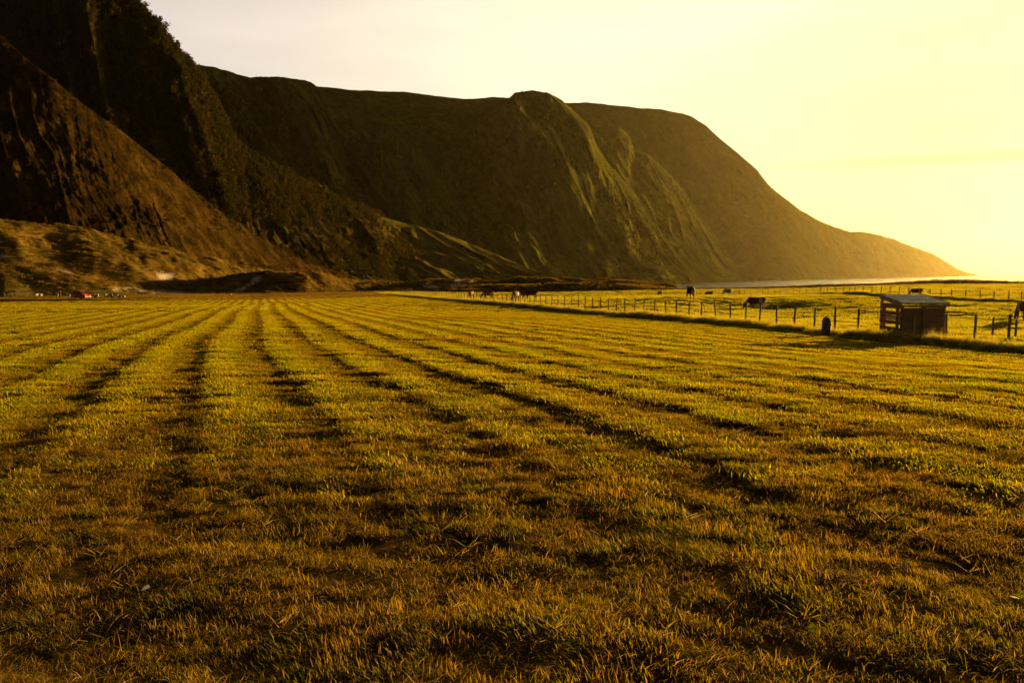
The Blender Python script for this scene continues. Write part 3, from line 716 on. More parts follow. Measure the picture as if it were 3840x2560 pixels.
def put_cut_hay():
    n = 1300
    x, y = wedge(2.2, 16, 0.76, n)
    ph = row_phase(x, y); f = (ph - np.floor(ph + 0.5)) * ROW_S
    k = rng.random(n) < (0.25 + 0.75 * np.exp(-((f - 0.2) / 0.35) ** 2))
    x, y = x[k], y[k]
    protos = []
    for _ in range(6):
        p = grass_patch('hay_wisp', 0.16, 6, (0.07, 0.18), (0.003, 0.005), (0, 0), bm_tall, 0.9, flat=1.0, droop=0.2)
        protos.append(p)
    scatter('cut_hay', protos, np.stack([x, y, height(x, y) + 0.035], 1), rng.uniform(0, 6.28, len(x)), rng.uniform(0.6, 1.3, len(x)), rng.integers(0, 6, len(x)))
put_cut_hay()

def leaf_rosette(name, n, L, mat):
    """broad dock-like leaves springing from one point"""
    V, Q = [], []
    for i in range(n):
        an = 2 * math.pi * i / n + random.uniform(-.4, .4); l = L * random.uniform(.6, 1.1); up = random.uniform(.35, .9); w = l * .24
        d = Vector((math.cos(an), math.sin(an), 0)); s = Vector((-d.y, d.x, 0)); b = len(V)
        for t, ww in ((0.05, .25), (.35, .9), (.7, 1.0), (1.0, .12)):
            c = d * (l * t) + Vector((0, 0, l * (up * t - .55 * up * t * t)))
            V += [c - s * w * ww, c + s * w * ww]
        Q += [(b + 2 * k, b + 2 * k + 1, b + 2 * k + 3, b + 2 * k + 2) for k in range(3)]
    me = np_mesh(name, np.array(V), np.array(Q))
    fattr(me, 'tint', np.full(len(V), 0.85)); fattr(me, 'dry', np.zeros(len(V)))
    me.materials.append(mat)
    return bpy.data.objects.new(name, me)
bm_leaf = blade_material('broad_leaf', [(0.3, (0.09, 0.14, 0.0081)), (0.6, (0.13, 0.16, 0.009)), (0.8, (0.16, 0.16, 0.0135))], (0.2, 0.16, 0.018), trans=0.5, scale=2.0)
def put_weeds():
    n = 120
    x, y = wedge(2.2, 18, 0.74, n)
    k = mown_mask(x, y) > 0.5; x, y = x[k], y[k]
    pr = [leaf_rosette('weed_leaves', random.choice((3, 4, 5)), 0.10, bm_leaf) for _ in range(5)]
    scatter('weeds', pr, np.stack([x, y, height(x, y) + 0.01], 1), rng.uniform(0, 6.28, len(x)), rng.uniform(0.3, 0.75, len(x)), rng.integers(0, 5, len(x)))
put_weeds()

def put_pasture(name, r0, r1, n, protos, sj):
    th = rng.uniform(-0.25, 0.80, n); r = np.sqrt(rng.uniform(r0 * r0, r1 * r1, n))
    x, y = np.sin(th) * r, np.cos(th) * r
    k = (side(x, y) > 0.2) & (y < 272); x, y = x[k], y[k]
    lump = fbm(x / 2.2, y / 2.2, 3, 44)
    keep = rng.random(len(x)) < 0.65 + 0.5 * lump; x, y, lump = x[keep], y[keep], lump[keep]
    sc = rng.uniform(*sj, len(x)) * (1 + 0.6 * lump)
    scatter(name, protos, np.stack([x, y, height(x, y)], 1), rng.normal(0, 0.5, len(x)), np.clip(sc, 0.35, 2.5), rng.integers(0, len(protos), len(x)))
put_pasture('pasture_grass', 22, 62, 15000, [grass_patch('pasture_patch', 0.8, 70, (0.05, 0.11), (0.010, 0.018), (-0.35, -0.1), bm_past, 0.25) for _ in range(5)], (0.7, 1.2))
put_pasture('pasture_grass', 58, 130, 17000, [grass_patch('pasture_patch', 1.4, 70, (0.05, 0.12), (0.022, 0.04), (-0.35, -0.1), bm_past, 0.25) for _ in range(5)], (0.7, 1.2))
put_pasture('pasture_grass', 125, 275, 16000, [grass_patch('pasture_patch', 2.6, 70, (0.06, 0.13), (0.05, 0.09), (-0.35, -0.1), bm_past, 0.3) for _ in range(4)], (0.7, 1.2))

def put_meadow():
    n = 9000; th = rng.uniform(-0.74, 0.02, n); r = np.sqrt(rng.uniform(165 ** 2, 272 ** 2, n))
    x, y = np.sin(th) * r, np.cos(th) * r
    k = (mown_mask(x, y) < 0.3) & (side(x, y) < 1.0) & (y < 275); x, y = x[k], y[k]
    pr = [grass_patch('meadow_patch', 2.4, 80, (0.08, 0.22), (0.045, 0.08), (-0.35, -0.1), bm_dune, 0.35) for _ in range(4)]
    scatter('meadow_grass', pr, np.stack([x, y, height(x, y)], 1), rng.normal(0, 0.5, len(x)), rng.uniform(0.6, 1.2, len(x)), rng.integers(0, 4, len(x)))
put_meadow()

F2 = np.array([(4400, 66), (4100, 74), (3900, 80), (3795, 84), (3630, 88), (3470, 94), (3305, 99), (3135, 110), (2903, 138), (2775, 165), (2640, 180), (2409, 200), (2140, 216), (1900, 225), (1700, 235)], float)
def fence2_d(px): return np.interp(px, F2[::-1, 0], F2[::-1, 1])
def put_tall():
    P = []
    y = 0
    y = 12 + (235 - 12) * rng.random(4200) ** 1.7
    off = rng.normal(-1.25, 0.6, len(y))
    x = fence_x(y) + off
    sc = 0.9 * np.exp(-((off + 1.3) / 0.8) ** 2) * rng.uniform(0.6, 1.2, len(y)) * (1 + 0.45 * fbm(x / 2.0, y / 2.0, 2, 81)) + 0.15
    pr = [grass_patch('tall_grass_patch', 0.7, 95, (0.18, 0.40), (0.008, 0.016), (-0.25, -0.05), bm_tall, 0.12, spread=0.28, stems=7, stem_h=(0.4, 0.68), droop=0.5) for _ in range(6)]
    scatter('tall_grass', pr, np.stack([x, y, height(x, y)], 1), rng.normal(0, 0.6, len(x)), np.clip(sc, 0.2, 1.6), rng.integers(0, 6, len(x)))
    px = rng.uniform(1750, 4300, 2600); d = fence2_d(px) + rng.normal(0, 0.5, len(px))
    x = az_of(px) * d
    sc = rng.uniform(0.5, 1.1, len(px)) * (1 + 0.5 * fbm(px / 40, px * 0, 2, 83))
    pr = [grass_patch('tall_grass_patch', 1.2, 80, (0.25, 0.5), (0.025, 0.045), (-0.25, -0.05), bm_tall, 0.15, spread=0.28, droop=0.5) for _ in range(4)]
    scatter('tall_grass', pr, np.stack([x, d, height(x, d)], 1), rng.normal(0, 0.6, len(x)), np.clip(sc, 0.2, 1.6), rng.integers(0, 4, len(x)))
put_tall()

def put_dunes():
    n = 34000
    th = rng.uniform(-0.74, 0.74, n); r = np.sqrt(rng.uniform(232 ** 2, 400 ** 2, n))
    x, y = np.sin(th) * r, np.cos(th) * r
    base = ground_base(x, y); z = base; w = np.zeros(n)
    for R_ in RIDGES:
        z, ww = R_.apply(x, y, z); w = np.maximum(w, ww)
    k = (z - base > 0.25) & (rng.random(n) < 0.55 + 0.9 * fbm(x / 6, y / 6, 3, 91))
    x, y, z = x[k], y[k], z[k]
    pr = [grass_patch('dune_tuft', 1.6, 60, (0.3, 0.75), (0.04, 0.08), (-0.3, -0.05), bm_dune, 0.3, spread=0.4, droop=0.5) for _ in range(5)]
    scatter('dune_grass', pr, np.stack([x, y, height(x, y)], 1), rng.normal(0, 0.6, len(x)), rng.uniform(0.5, 1.25, len(x)), rng.integers(0, 5, len(x)))
put_dunes()

# ---- scrub and low birch wood on the hillsides: one far-off mass per slope
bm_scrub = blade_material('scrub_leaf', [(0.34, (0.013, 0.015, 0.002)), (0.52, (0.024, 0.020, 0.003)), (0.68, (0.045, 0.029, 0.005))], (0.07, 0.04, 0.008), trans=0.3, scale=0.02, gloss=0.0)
def bush(name, n, r=1.0, tall=1.0):
    P, Tt = [], []
    cs = rng.normal(0, 0.42, (7, 3)); cs[:, 2] = np.abs(cs[:, 2]) * 0.9 * tall + 0.25
    c = cs[rng.integers(0, 7, n)] + rng.normal(0, 0.24, (n, 3))
    c[:, 2] = np.maximum(c[:, 2], 0.02)
    u = rng.normal(0, 1, (n, 3)); u /= np.linalg.norm(u, axis=1)[:, None]
    v = np.cross(u, rng.normal(0, 1, (n, 3))); v /= np.linalg.norm(v, axis=1)[:, None]
    s = rng.uniform(0.10, 0.24, n)[:, None]
    V = np.stack([c - u * s, c + v * s * 0.8, c + u * s, c - v * s * 0.8], 1).reshape(-1, 3) * r
    # a short trunk
    Q = np.arange(n * 4).reshape(-1, 4)
    me = np_mesh(name, V, Q, smooth=False)
    fattr(me, 'tint', np.repeat(np.clip(rng.normal(0.6, 0.25, n), 0, 1), 4)); fattr(me, 'dry', np.repeat((rng.random(n) < 0.15) * 0.6, 4))
    me.materials.append(bm_scrub)
    return bpy.data.objects.new(name, me)
def put_scrub(key, n, size, weight, name='hillside_scrub', tall=1.0):
    X, Y, Z, T, PX = HILL_POINTS[key]
    nt, ns = X.shape
    i = rng.integers(0, nt - 1, n); j = rng.integers(0, ns - 1, n)
    fi, fj = rng.random(n), rng.random(n)
    def lerp(A): return (A[i, j] * (1 - fi) + A[i + 1, j] * fi) * (1 - fj) + (A[i, j + 1] * (1 - fi) + A[i + 1, j + 1] * fi) * fj
    x, y, z, t, px = lerp(X), lerp(Y), lerp(Z), lerp(T), lerp(PX)
    k = (rng.random(n) < weight(x, y, z, t, px)) & (px > -500) & (t < 1.12)
    pr = [bush('scrub_clump', 110, 1.0, tall) for _ in range(6)]
    N = int(k.sum())
    scatter(name, pr, np.stack([x[k], y[k], z[k] - 0.3], 1), rng.uniform(0, 6.28, N), rng.uniform(size[0], size[1], N) * rng.uniform(0.6, 1.0, N), rng.integers(0, 6, N))
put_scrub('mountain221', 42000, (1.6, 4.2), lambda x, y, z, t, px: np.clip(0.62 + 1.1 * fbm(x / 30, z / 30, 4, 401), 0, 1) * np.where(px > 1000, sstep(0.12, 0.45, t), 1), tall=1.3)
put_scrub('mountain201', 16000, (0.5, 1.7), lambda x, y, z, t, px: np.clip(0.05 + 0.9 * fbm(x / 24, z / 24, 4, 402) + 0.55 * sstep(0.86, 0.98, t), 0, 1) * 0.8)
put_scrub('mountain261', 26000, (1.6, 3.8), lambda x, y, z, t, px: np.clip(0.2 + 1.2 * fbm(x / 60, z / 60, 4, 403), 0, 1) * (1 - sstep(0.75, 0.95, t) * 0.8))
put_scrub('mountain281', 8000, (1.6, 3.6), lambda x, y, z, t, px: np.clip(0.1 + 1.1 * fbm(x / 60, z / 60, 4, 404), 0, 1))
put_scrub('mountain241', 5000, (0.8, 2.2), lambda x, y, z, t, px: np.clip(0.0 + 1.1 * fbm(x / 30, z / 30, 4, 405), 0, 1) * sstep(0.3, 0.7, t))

# ------------------------------------------------------------------ mesh kit for the objects
def tube(bm, pts, radii, n=8, cap=True):
    pts = [Vector(p) for p in pts]; rings = []
    for i, p in enumerate(pts):
        d = (pts[min(i + 1, len(pts) - 1)] - pts[max(i - 1, 0)]).normalized()
        u = d.cross(Vector((0, 1, 0)) if abs(d.y) < 0.9 else Vector((1, 0, 0))).normalized(); v = d.cross(u)
        r = radii[i] if isinstance(radii, (list, tuple)) else radii
        ra, rb = r if isinstance(r, tuple) else (r, r)
        rings.append([bm.verts.new(p + u * (math.cos(2 * math.pi * k / n) * ra) + v * (math.sin(2 * math.pi * k / n) * rb)) for k in range(n)])
    for a, b in zip(rings, rings[1:]):
        for k in range(n): bm.faces.new((a[k], a[(k + 1) % n], b[(k + 1) % n], b[k]))
    if cap:
        bm.faces.new(rings[0][::-1]); bm.faces.new(rings[-1])
def loft(bm, rings, n=14):
    """rings: (centre, half-vector u, half-vector v)"""
    rr = []
    for c, u, v in rings:
        c, u, v = Vector(c), Vector(u), Vector(v)
        rr.append([bm.verts.new(c + u * math.cos(2 * math.pi * k / n) + v * math.sin(2 * math.pi * k / n)) for k in range(n)])
    for a, b in zip(rr, rr[1:]):
        for k in range(n): bm.faces.new((a[k], a[(k + 1) % n], b[(k + 1) % n], b[k]))
    bm.faces.new(rr[0][::-1]); bm.faces.new(rr[-1])
def box(bm, c, s, rot=None, taper=None):
    r = bmesh.ops.create_cube(bm, size=1.0)
    vs = r['verts']
    for v in vs:
        v.co = Vector((v.co.x * s[0], v.co.y * s[1], v.co.z * s[2]))
        if rot: v.co.rotate(Euler(rot))
        v.co += Vector(c)
    return vs
def bm_obj(name, bm, m=None, parent=None, bevel=0.0, smooth=False):
    if bevel: bmesh.ops.bevel(bm, geom=list(bm.edges), offset=bevel, segments=1, affect='EDGES', clamp_overlap=True)
    bmesh.ops.recalc_face_normals(bm, faces=list(bm.faces))
    me = bpy.data.meshes.new(name); bm.to_mesh(me); bm.free()
    if smooth: me.polygons.foreach_set('use_smooth', np.ones(len(me.polygons), bool))
    return link(name, me, m, parent)
def copy_tree(o, parent=None):
    c = o.copy(); COL.objects.link(c)
    if parent: c.parent = parent
    for ch in list(o.children): copy_tree(ch, c)
    return c

# ------------------------------------------------------------------ fences
wood_grey = simple('weathered_post_wood', (0.10, 0.085, 0.065), (0.24, 0.20, 0.15), 9, 0.9, 0.01, (1, 1, 0.15))
wood_dark = simple('dark_post_wood', (0.09, 0.068, 0.045), (0.18, 0.14, 0.09), 9, 0.9, 0.01, (1, 1, 0.15))
wire_m = simple('fence_wire_steel', (0.16, 0.14, 0.12), (0.30, 0.26, 0.22), 4, 0.5, 0, (1, 1, 1), 0.6)

def post_mesh(seed, h=1.55, r=0.05):
    rs = random.Random(seed); bm = bmesh.new(); zs = [-0.35, 0.0, 0.4, 0.8, h - 0.37, h - 0.35]
    rad = [r * 1.06, r * 1.05, r * 1.0, r * 0.98, r * 0.93, r * 0.80]
    tube(bm, [(rs.uniform(-.006, .006), rs.uniform(-.006, .006), z) for z in zs], rad, 10)
    bm.verts.ensure_lookup_table()
    for v in bm.verts: v.co.x *= 1 + rs.uniform(-.06, .06); v.co.y *= 1 + rs.uniform(-.06, .06)
    for v in bm.verts:
        if v.co.z > h - 0.37: v.co.z += v.co.x * 0.5 * rs.uniform(0.2, 1)
    bmesh.ops.recalc_face_normals(bm, faces=list(bm.faces))
    me = bpy.data.meshes.new('post'); bm.to_mesh(me); bm.free(); me.materials.append(wood_grey if seed % 3 == 0 else wood_dark)
    return me
def fence(name, label, pxs, dfun, wires=(0.35, 0.68, 1.0), lean=0.03, hs=1.0, h_jit=0.05, wire_r=0.004, thick=1.0, group=None, posn=None):
    P = []
    for px in pxs:
        d = dfun(px); x = az_of(px) * d
        P.append((float(x), float(d)))
    z0 = [H(x, y) for x, y in P]
    root = empty(name, (P[0][0], P[0][1], z0[0])); tag(root, label, 'fence', group)
    meshes = [post_mesh(k) for k in range(6)]
    tops = []
    for (x, y), z in zip(P, z0):
        o = bpy.data.objects.new('post', random.choice(meshes)); COL.objects.link(o); o.parent = root
        o.location = (x - P[0][0], y - P[0][1], z - z0[0])
        ex, ey = random.gauss(0, lean), random.gauss(-lean * 0.6, lean)
        o.rotation_euler = (ex, ey, random.uniform(0, 6.28))
        s = hs * random.uniform(1 - h_jit, 1 + h_jit); o.scale = (thick, thick, s)
        tops.append((x, y, z, s))
    bm = bmesh.new()
    for h in wires:
        pts = []
        for (x, y, z, s), nx in zip(tops, tops[1:] + [None]):
            a = Vector((x - P[0][0], y - P[0][1], z - z0[0] + h * s)); pts.append(a)
            if nx:
                b = Vector((nx[0] - P[0][0], nx[1] - P[0][1], nx[2] - z0[0] + h * nx[3])); pts.append((a + b) / 2 - Vector((0, 0, 0.03)))
        tube(bm, pts, wire_r, 4)
    bm_obj('wire', bm, wire_m, root)
    return root

c3 = [2290, 2205, 2115, 2035, 1960, 1885, 1812, 1742, 1675, 1607, 1545, 1483, 1426, 1370, 1317, 1265, 1218, 1172, 1130, 1083, 1040, 1000, 960, 915, 878, 842, 810, 780, 750, 720, 690, 660, 632, 603, 575, 550, 525, 500, 478, 455, 432, 410, 388, 365, 345, 328, 310, 292, 270, 250, 232, 215, 198, 180, 162, 148, 135, 118, 100, 85, 70, 55, 40, 25, 10]
F1 = [4080, 3935, 3795, 3668, 3545, 3300, 3226, 3138, 3061, 2984, 2917, 2853, 2801, 2743, 2688, 2634, 2587, 2540, 2499, 2457, 2417] + [1500 + x * 0.3997 for x in c3 if 1500 + x * 0.3997 < 2400]
F1 = [p for p in F1 if p != 3545 and p != 3300]
fence('pasture_fence', 'long wire fence of thin wooden posts between the mown field and the pasture', F1, fence_d, thick=1.08)
r1 = [18, 110, 212, 280, 345, 445, 547, 655, 763, 875, 992, 1118, 1240, 1375, 1503, 1668, 1848, 2013, 2190, 2345, 2520, 2700]
r2 = [33, 72, 110, 143, 182, 225, 265, 305, 350, 392, 435, 483, 530, 575, 625, 678, 730, 782, 835, 892, 950, 1008, 1070, 1132, 1190, 1252, 1322, 1402, 1468, 1540, 1606, 1678, 1752, 1830, 1910, 1990, 2072, 2156]
F2px = [3100 + v * 0.3146 for v in r1[::-1]] + [2400 + v * 0.3146 for v in r2[::-1]] + list(np.arange(2396, 1930, -15.0))
fence('pasture_fence', 'far wire fence curving behind the grazing cows towards the sea', F2px[:100], fence2_d, wires=(0.4, 0.75, 1.05), thick=1.15, wire_r=0.006)
fence('pasture_fence', 'distant wire fence along the foot of the dunes behind the red van', np.arange(-220, 1480, 29.0), lambda p: float(np.interp(p, [-220, 0, 300, 1480], [190, 196, 205, 228])), wires=(0.4, 0.75, 1.05), thick=0.9, hs=0.95, wire_r=0.006)

def lone_post(px, d, h, lean, label, r=0.05, group=None):
    me = post_mesh(3, h + 0.35, r); x = float(az_of(px) * d)
    o = link('fence_post', me); o.location = (x, d, H(x, d)); o.rotation_euler = (0, lean, 0.4)
    tag(o, label, 'post', group)
lone_post(3734, 36.5, 0.92, 0.04, 'short grey post standing in the grass between two taller right-hand fence posts')
lone_post(3821, 35.5, 0.80, 0.05, 'shortest grey post at the right edge, just behind a tall fence post')
lone_post(1638, 196, 1.3, 0.0, 'thick dark end post where the near fence fades towards the dunes', 0.11)

# ------------------------------------------------------------------ stump at the fence line
def stump():
    bm = bmesh.new(); rs = np.random.default_rng(3)
    zs = np.linspace(-0.1, 0.92, 14)
    prof = np.interp(zs, [-0.1, 0, 0.15, 0.5, 0.7, 0.82, 0.90, 0.92], [0.26, 0.25, 0.225, 0.215, 0.21, 0.175, 0.09, 0.02])
    loft(bm, [((0.02 * math.sin(z * 4), 0.01, z), (p, 0, 0), (0, p * 0.85, 0)) for z, p in zip(zs, prof)], 22)
    for v in bm.verts:
        a = math.atan2(v.co.y, v.co.x)
        k = 1 + 0.07 * math.sin(a * 5 + v.co.z * 2) + 0.06 * float(fbm(np.array([a * 2]), np.array([v.co.z * 5]), 3, 9)[0])
        v.co.x *= k; v.co.y *= k
    d = 37.6; x = float(az_of(3106) * d)
    m = simple('dark_stump_bark', (0.10, 0.068, 0.04), (0.22, 0.15, 0.09), 12, 0.95, 0.03, (1, 1, 0.3))
    o = bm_obj('tree_stump', bm, m, smooth=True); o.location = (x, d, H(x, d) - 0.02)
    tag(o, 'thick dark rounded stump standing upright beside the near fence, left of the shed', 'stump')
stump()

# ------------------------------------------------------------------ livestock shelter of boards
def shed():
    x0, y0 = float(az_of(3387) * 36.0), 36.0
    zg = min(H(x0, y0), H(x0 + 2, y0), H(x0, y0 + 2.6)) - 0.02
    open('/tmp/dbg','w').write(str((zg, H(x0,y0), pt(3387,1262,36.0)[2])))
    S = empty('livestock_shelter', (x0, y0, zg), math.radians(-3)); tag(S, 'small weathered board shelter with a sloping slab roof beside the near fence', 'shelter')
    Wd, Dp = 2.0, 2.3
    red = simple('red_brown_boards', (0.17, 0.075, 0.038), (0.32, 0.16, 0.085), 5, 0.9, 0.01, (0.3, 0.3, 3))
    grey = simple('grey_boards', (0.20, 0.165, 0.12), (0.36, 0.30, 0.23), 5, 0.9, 0.01, (0.3, 0.3, 3))
    moss = simple('mossy_boards', (0.11, 0.095, 0.036), (0.21, 0.17, 0.07), 5, 0.9, 0.01, (0.3, 0.3, 3))
    brown = simple('brown_boards', (0.13, 0.068, 0.034), (0.26, 0.145, 0.07), 6, 0.9, 0.01, (0.3, 0.3, 3))
    for (x, y, h, m, lean) in ((0.05, 0.05, 1.52, moss, 0), (Wd - 0.05, 0.05, 1.50, moss, 0), (0.05, Dp - 0.05, 1.82, grey, 0), (Wd - 0.05, Dp - 0.05, 1.80, grey, 0)):
        bm = bmesh.new(); box(bm, (x, y, h / 2 - 0.1), (0.10, 0.10, h + 0.2)); bm_obj('corner_post', bm, m, S, 0.008)
    # left wall: boards with two open slots
    wall = [(0.02, 0.21, brown), (0.225, 0.205, brown), (0.56, 0.19, brown), (0.755, 0.10, red), (0.86, 0.12, brown), (0.985, 0.20, red), (1.30, 0.25, red)]
    for z, h, m in wall:
        bm = bmesh.new(); j = random.uniform(-.008, .008)
        box(bm, (-0.018 + random.uniform(0, .006), Dp / 2 + j, z + h / 2), (0.028, Dp + random.uniform(-.06, .08), h - 0.006), (random.uniform(-.004, .004), 0, 0)); bm_obj('side_board', bm, m, S, 0.004)
    for y in (0.42, Dp - 0.42):
        bm = bmesh.new(); box(bm, (0.012, y, 0.75), (0.026, 0.30, 1.55)); bm_obj('cleat', bm, brown, S, 0.004)
    # right wall
    for k in range(6):
        bm = bmesh.new(); box(bm, (Wd + 0.018, Dp / 2, 0.13 + k * 0.235), (0.028, Dp - 0.04, 0.225)); bm_obj('side_board', bm, brown, S, 0.004)
    # front: two panels of boards, a dark mid post, light battens, a gap under the eaves
    for k in range(6):
        for (xa, xb) in ((0.03, 1.02), (1.04, Wd - 0.02)):
            bm = bmesh.new(); h = 0.2255; top = 0.02 + k * 0.226 + h / 2
            box(bm, ((xa + xb) / 2 + random.uniform(-.01, .01), -0.02 + random.uniform(-.005, .005), top), (xb - xa, 0.026, h), (0, random.uniform(-.006, .006), 0)); bm_obj('front_board', bm, random.choice((brown, red, brown, moss)), S, 0.004)
    bm = bmesh.new(); box(bm, (1.03, -0.05, 0.74), (0.13, 0.05, 1.52)); bm_obj('middle_post', bm, moss, S, 0.006)
    bm = bmesh.new(); box(bm, (0.60, -0.052, 0.52), (0.09, 0.03, 1.02)); bm_obj('batten', bm, grey, S, 0.004)
    bm = bmesh.new(); box(bm, (Wd + 0.03, -0.075, 0.52), (0.12, 0.04, 1.18), (0, -0.06, 0)); bm_obj('leaning_board', bm, grey, S, 0.006)
    bm = bmesh.new(); box(bm, (Wd / 2, -0.035, 1.455), (Wd + 0.06, 0.05, 0.10)); bm_obj('lintel', bm, moss, S, 0.006)
    # roof: deck, fascia boards and overlapping slabs
    hf, hb, of, ob, ol, orr = 1.56, 1.90, 0.06, 0.06, 0.03, 0.12
    sl = math.atan2(hb - hf, Dp + of + ob); Ln = math.hypot(hb - hf, Dp + of + ob)
    R = bpy.data.objects.new('roof', None); 
    def on_roof(cx, cy, dz): # along-roof coords -> local
        return (cx, -of + cy * math.cos(sl) - dz * math.sin(sl), hf + cy * math.sin(sl) + dz * math.cos(sl))
    bm = bmesh.new(); box(bm, on_roof((Wd + orr - ol) / 2, Ln / 2, 0.0), (Wd + ol + orr, Ln, 0.03), (sl, 0, 0)); roof = bm_obj('roof', bm, moss, S, 0.004)
    bpy.data.objects.remove(R)
    for (cx, nm) in ((-ol - 0.016, 0), (Wd + orr + 0.016, 1)):
        bm = bmesh.new(); box(bm, on_roof(cx, Ln / 2, -0.045), (0.03, Ln + 0.04, 0.20), (sl, 0, 0)); bm_obj('fascia', bm, grey, S, 0.005)
    bm = bmesh.new(); box(bm, on_roof((Wd + orr - ol) / 2, Ln + 0.02, -0.03), (Wd + ol + orr, 0.03, 0.14), (sl, 0, 0)); bm_obj('fascia', bm, moss, S, 0.005)
    slab = simple('roof_slab', (0.17, 0.155, 0.14), (0.32, 0.295, 0.265), 4, 0.5, 0.004, spec=0.5)
    nc, nr_ = 5, 6; w = (Wd + ol + orr - 0.06) / nc; lr = Ln / nr_
    for r in range(nr_):
        for c in range(nc):
            bm = bmesh.new()
            box(bm, on_roof(-ol + 0.03 + (c + 0.5) * w + (0.05 if r % 2 else -0.01), (r + 0.52) * lr, 0.034 + random.uniform(0, .006)), (w - 0.02, lr * 1.10, 0.014), (sl - 0.05 + random.uniform(-.01, .01), 0, random.uniform(-.015, .015)))
            bm_obj('roof_slab', bm, slab, S, 0.003)
shed()

# ------------------------------------------------------------------ cattle
def coat(name, dark, dark2, white=(0.36, 0.31, 0.25)):
    q = M(name); f = q.noise(q.obj(), 7, 4)
    d = q.ramp(f, [(0.3, dark), (0.7, dark2)])
    q.col(q.mix(q.attr('white'), d, white)); q.rough(0.75); q.b.inputs['Specular IOR Level'].default_value = 0.05
    return q.m
coat_brown = coat('coat_red_brown', (0.09, 0.027, 0.010), (0.17, 0.055, 0.02))
coat_dark = coat('coat_dark_brown', (0.055, 0.018, 0.008), (0.10, 0.034, 0.014))
coat_pale = coat('coat_white', (0.45, 0.40, 0.33), (0.62, 0.56, 0.47))

